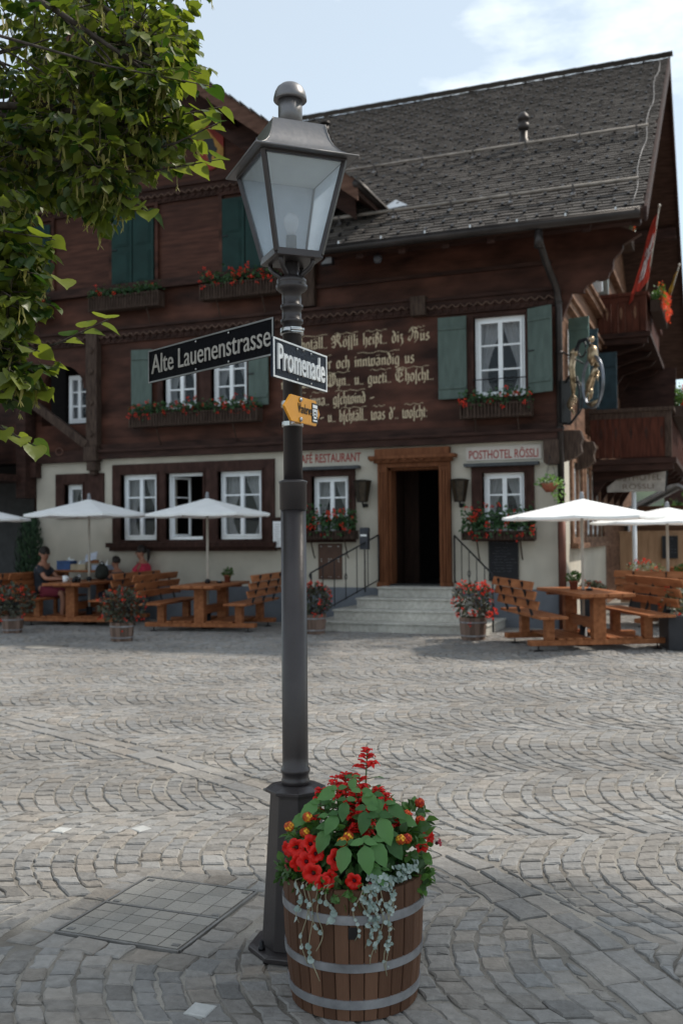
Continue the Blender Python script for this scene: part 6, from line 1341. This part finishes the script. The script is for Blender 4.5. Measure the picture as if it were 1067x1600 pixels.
# ================================================================ HEDGE, TREES, HILLS
t=thing('cypress_shrub','dark narrow cypress shrub by the passage behind the man','shrub',(-10.25,-.15,0)); b=MB(); b.lathe([(.18,0),(.2,.3),(.21,.3)],n=16); b.build('pot',terra,t); b=MB()
for _ in range(1800):
    z=random.uniform(.3,1.95); r_=.27*math.sqrt(max(0,1-((z-.95)/1.05)**2))*random.uniform(.55,1.05); a=random.uniform(0,6.28); leaf_quad(b,(r_*math.cos(a),r_*math.sin(a),z),(math.cos(a)*.5,math.sin(a)*.5,1),(math.cos(a),math.sin(a),.2),.10,.035,.2)
b.build('foliage',hedge,t); b=MB(); b.tube([(0,0,.28),(0,0,1.8)],[.03,.008],7); b.build('trunk',bark,t)
def conifer(x,y,h,r,label,m,n=2600,z0=0):
    t=thing('spruce_tree',label,'tree',(x,y,z0)); b=MB(); b.tube([(0,0,0),(0,0,h*.5),(0,0,h)],[r*.07,r*.04,.01],8); b.build('trunk',bark,t); c=MB()
    for _ in range(n):
        f_=random.random()**.8; z=h*(.08+.92*(1-f_)); rr=r*f_*random.uniform(.35,1.0)*(.8+.3*math.sin(z*7/ (h*.1+1))); a=random.uniform(0,6.28); L_=r*.16+.12; leaf_quad(c,(rr*math.cos(a),rr*math.sin(a),z),(math.cos(a),math.sin(a),-.35+rdir(0).z*.3),(0,0,1),L_,L_*.5,.3)
    c.build('crown',m,t)
def broad(x,y,h,r,label,m,n=2500,ls=.3,z0=0):
    t=thing('broadleaf_tree',label,'tree',(x,y,z0)); b=MB(); b.tube([(0,0,0),(r*.1,0,h*.4),(0,0,h*.8)],[r*.09,r*.06,.02],8)
    for k in range(6): a=k*1.05; b.tube([(0,0,h*(.3+.05*k)),(r*.6*math.cos(a),r*.6*math.sin(a),h*(.55+.05*k))],[r*.04,.01],6)
    b.build('trunk',bark,t); c=MB()
    for k in range(11):
        d=rdir(.1); q=V((d.x*r*.6,d.y*r*.6,h*.66+d.z*h*.24)); clump(c,q,r*.42,r*.42,h*.16,n//11,ls,shell=.3)
    c.build('crown',m,t)
leafm=mat('leaf_mid',(.03,.06,.022),col2=(.10,.16,.055),rough=.6,trans=.3,attr=True); leafo=mat('leaf_olive',(.05,.07,.035),col2=(.13,.15,.08),rough=.6,trans=.3,attr=True)
broad(3.2,20,3.6,1.6,'low green garden tree behind the stall',leafm,2200,.18); broad(1.6,21,3.2,1.3,'small dark green tree half hidden by the stall',leafm,1600,.16); broad(5.6,24,4.6,2.0,'olive green tree beyond the right parasol',leafo,2000,.22)
conifer(7.6,40,9.0,2.8,'grey-blue spruce at the right edge behind the balcony',spruce,3000); conifer(5.9,46,8.5,2.2,'pale spruce beside the neighbouring roof',spruce,2400); conifer(9.4,52,14,3.2,'tall dark spruce at the far right',hedge,2400)
t=thing('neighbour_house','neighbouring house with a pale metal roof seen beyond the balcony','house',(3.2,42,0)); b=MB(); b.box(-4,3.2,0,7,0,6.2); b.build('wall',beamw,t); b=MB(); b.prism([(-4.5,-.6,6.9),(-.5,-.6,9.0),(3.8,-.6,6.6),(3.8,-.6,6.4),(-.5,-.6,8.75),(-4.5,-.6,6.7)],(0,8.2,0)); b.build('roof',mat('roof_pale',(.30,.38,.36),rough=.5),t)
for x in(-.6,1.2,2.3): b=MB(); b.box(x,x+.8,-.03,-.002,3.6,5.0); b.build('window',whitep,t)
# far hillside
h=MB(); n=60; vs=[];fs=[]
for i in range(n+1):
    for j in range(9):
        a=lerp(-.62,.45,i/n); dist=650+j*110; hh=(j/8)**.8*(330+90*math.sin(i*.35)+45*math.sin(i*1.1+1)); pos=V((CAM.x,CAM.y,0))+(V((math.sin(a),math.cos(a),0)))*dist; vs.append((pos.x,pos.y,hh*(.30+.95*max(0,(a+.62)/1.07))-8))
for i in range(n):
    for j in range(8): fs.append((i*9+j,(i+1)*9+j,(i+1)*9+j+1,i*9+j+1))
h.add(vs,fs,.5,True); tag(h.build('hills',mat('hill_forest',(.015,.03,.02),col2=(.05,.08,.04),rough=.9,scale=.02,detail=8)),kind='structure')
# ================================================================ FOREGROUND LINDEN
TP=cf(-3.1,4.9,0); tr=thing('linden_tree','linden tree whose leafy branches with pale bracts hang in from the upper left','tree',(TP.x,TP.y,0))
def hl(mb,c,d,n,s):                      # heart-shaped leaf
    d=V(d).normalized(); sd=d.cross(V(n)); sd=sd.normalized() if sd.length>1e-4 else V((1,0,0)); n=sd.cross(d); c=V(c); cu=random.uniform(.05,.3)
    O=[(0,.10),(-.10,.30),(.0,.50),(.22,.60),(.48,.54),(.74,.33),(.92,.10),(1.08,0)]
    mid=[c+d*(s*t_)-n*(s*cu*t_*t_*.5) for t_ in(.0,.3,.65)]; top=c+d*s*1.08-n*s*cu*.6
    L_=[c+d*(s*a)+sd*(s*b)+n*(s*(b*.25-cu*a*a*.5)) for a,b in O[:-1]]; R_=[c+d*(s*a)-sd*(s*b)+n*(s*(b*.25-cu*a*a*.5)) for a,b in O[:-1]]
    vs=mid+[top]+L_+R_; l0=4; r0=4+7; f=[(0,l0,l0+1,l0+2),(0,l0+2,l0+3,1),(1,l0+3,l0+4,2),(2,l0+4,l0+5),(2,l0+5,l0+6,3)]
    fs=f+[tuple(reversed([x if x<4 else x+7 for x in q])) for q in f]; mb.add(vs,fs,None,True)
crown=MB(); br=MB(); tw=MB(); bra=MB(); O=V((TP.x,TP.y,0))
trunkP=[V((0,0,0)),V((.05,0,1.2)),V((.0,.05,2.4)),V((.1,0,3.4)),V((.2,.0,4.6)),V((.25,0,6.0))]; br.tube(trunkP,[.20,.17,.15,.13,.09,.04],12)
ss=random.Random(11)
def twig(p,d,n,s,brk=.2):
    p=V(p); d=V(d).normalized(); P=[p]; 
    for k in range(n): d=(d+V((ss.uniform(-.25,.25),ss.uniform(-.25,.25),ss.uniform(-.22,.10)))).normalized(); P.append(P[-1]+d*s*.52)
    tw.tube(P,[.0035*(1-.7*k/len(P)) for k in range(len(P))],4)
    for k in range(1,len(P)):
        side=d.cross(V((0,0,1))); side=side.normalized() if side.length>.1 else V((1,0,0)); side*=(1 if k%2 else -1); q=P[k]; ld=(side*.9+d*.6+V((0,0,-.35))+V((ss.uniform(-.4,.4),ss.uniform(-.4,.4),ss.uniform(-.4,.2)))).normalized(); pe=q+ld*s*.35
        tw.tube([q,pe],.0012,3); hl(crown,pe,ld+V((0,0,-.3)),V((ss.uniform(-.6,.6),ss.uniform(-.6,.6),1)),s*ss.uniform(.75,1.15))
        if ss.random()<brk:
            b0=q-V((0,0,.02)); bd=V((ss.uniform(-.3,.3),ss.uniform(-.3,.3),-1)); leaf_quad(bra,b0,bd,(ss.uniform(-1,1),ss.uniform(-1,1),.2),.075,.014,.1)
            for _ in range(4): w_=b0+bd.normalized()*.06; e=w_+V((ss.uniform(-.02,.02),ss.uniform(-.02,.02),-.03)); leaf_quad(bra,w_,e-w_,(1,0,0),.03,.006,0)
    hl(crown,P[-1],d+V((0,0,-.3)),(ss.uniform(-.4,.4),ss.uniform(-.4,.4),1),s*1.0)
# boughs: (end point in camera-frame metres lat, depth, z ; radius of the leafy mass ; twigs)
BO=[((-1.15,4.4,3.30),.34,100),((-.95,4.5,3.70),.32,90),((-1.45,4.6,3.60),.42,85),((-1.25,4.8,4.05),.40,55),((-.84,4.3,3.30),.20,50),((-1.50,4.3,3.10),.26,60),((-1.02,4.2,3.05),.20,45),
 ((-1.52,4.2,2.72),.20,40),((-1.34,4.0,2.66),.14,42),((-1.30,3.9,2.42),.12,36),((-1.30,3.9,2.18),.11,32),((-1.45,4.1,2.9),.18,40),((-1.66,3.9,2.05),.13,20),((-1.5,4.0,2.52),.10,10),((-1.9,4.7,3.3),.5,80),((-2.05,4.4,2.7),.4,70),((-2.1,5.2,4.0),.6,60),((-1.4,5.2,4.5),.5,45),((-2.7,5.4,4.8),.8,110),((-3.4,5.6,4.4),.9,110),((-3.9,4.6,3.8),.8,90),((-3.0,4.2,4.4),.8,90),((-2.3,4.0,3.9),.5,70),((-.86,4.6,3.85),.20,34),((-1.0,4.9,4.4),.35,50),((-.80,4.25,3.5),.16,24)]
for (c,r_,n) in BO:
    e=cf(*c)-O; s0=trunkP[3 if c[2]<3.4 else 4]; m1=s0.lerp(e,.45)+V((0,0,.18)); P=[s0,s0.lerp(m1,.5)+V((0,0,.08)),m1,m1.lerp(e,.6)+V((0,0,.05)),e]; br.tube(P,[.045,.034,.024,.015,.006],6)
    for _ in range(int(n*1.12)):
        while True:
            v=V((ss.uniform(-1,1),ss.uniform(-1,1),ss.uniform(-1,1)))
            if v.length<1: break
        q=e+V((v.x,v.y,v.z*.85))*r_; dd=v.normalized()*.8+V((0,0,-.15))
        if ss.random()<.14: br.tube([P[3].lerp(e,ss.random()),q],[.006,.003],4)
        twig(q-dd*.08,dd,ss.randint(3,5),ss.uniform(.043,.060),.22)
# single drooping sprays that stand out against the sky and the wall
for (a,b_,n) in[((-1.5,3.9,2.62),(-1.05,3.85,2.50),10),((-1.5,3.9,2.75),(-1.12,3.9,2.68),9),((-1.55,3.9,2.35),(-1.15,3.8,2.22),9),((-1.55,3.9,2.15),(-1.2,3.8,2.10),8),((-1.12,3.95,2.28),(-.88,3.85,2.36),6),((-1.0,4.2,2.62+.9),(-.52,4.2,3.42),9),((-.80,4.3,3.1),(-.50,4.25,3.13),8),((-.78,4.35,3.35),(-.50,4.3,3.38),9),((-1.35,3.95,2.25),(-1.18,3.9,2.14),6),((-1.5,3.8,2.2),(-1.22,3.8,2.02),7),((-1.35,3.9,1.95),(-1.16,3.85,1.85),6),((-.85,4.5,3.7),(-.62,4.5,3.62),7),((-.9,4.2,2.95),(-.78,4.15,2.86),6),((-.7,4.25,3.2),(-.5,4.2,3.27),6)]:
    A_=cf(*a)-O; B_=cf(*b_)-O; dd=(B_-A_); br.tube([A_-dd*1.2+V((0,0,.05)),A_,B_],[.008,.005,.002],5)
    for k in range(n): p=A_.lerp(B_,(k+.5)/n); s_=dd.cross(V((0,0,1))).normalized()*(1 if k%2 else -1); hl(crown,p+s_*.02,s_*.7+dd.normalized()*.6+V((0,0,ss.uniform(-.6,.1))),(ss.uniform(-.5,.5),ss.uniform(-.5,.5),1),.075*ss.uniform(.85,1.2))
br.build('trunk',bark,tr); cw_=crown.build('crown',leaft,tr); tw.build('twigs',mat('twig',(.07,.06,.035),rough=.8),tr); bra.build('bracts',bract,tr)

# an unseen second linden, added on the right to shade the foreground
T2=V((4.75,-10.9,0)); t=thing('linden_tree','unseen linden tree added right of the viewpoint to shade the foreground','tree',T2); t['label']='unseen linden tree added on the right so its crown shades the foreground cobbles'
b=MB(); b.tube([(0,0,0),(.1,0,2),(0,.1,4.2),(0,0,5.6)],[.2,.16,.11,.04],10); b.build('trunk',bark,t); c=MB()
for _ in range(4200):
    d=rdir(0); k=ss.random()**.4; leaf_quad(c,V((d.x*2.1*k,d.y*2.2*k-.1,5.2+d.z*1.15*k)),rdir(0),rdir(1),.15,.13,.2)
c.build('crown',leaft,t)
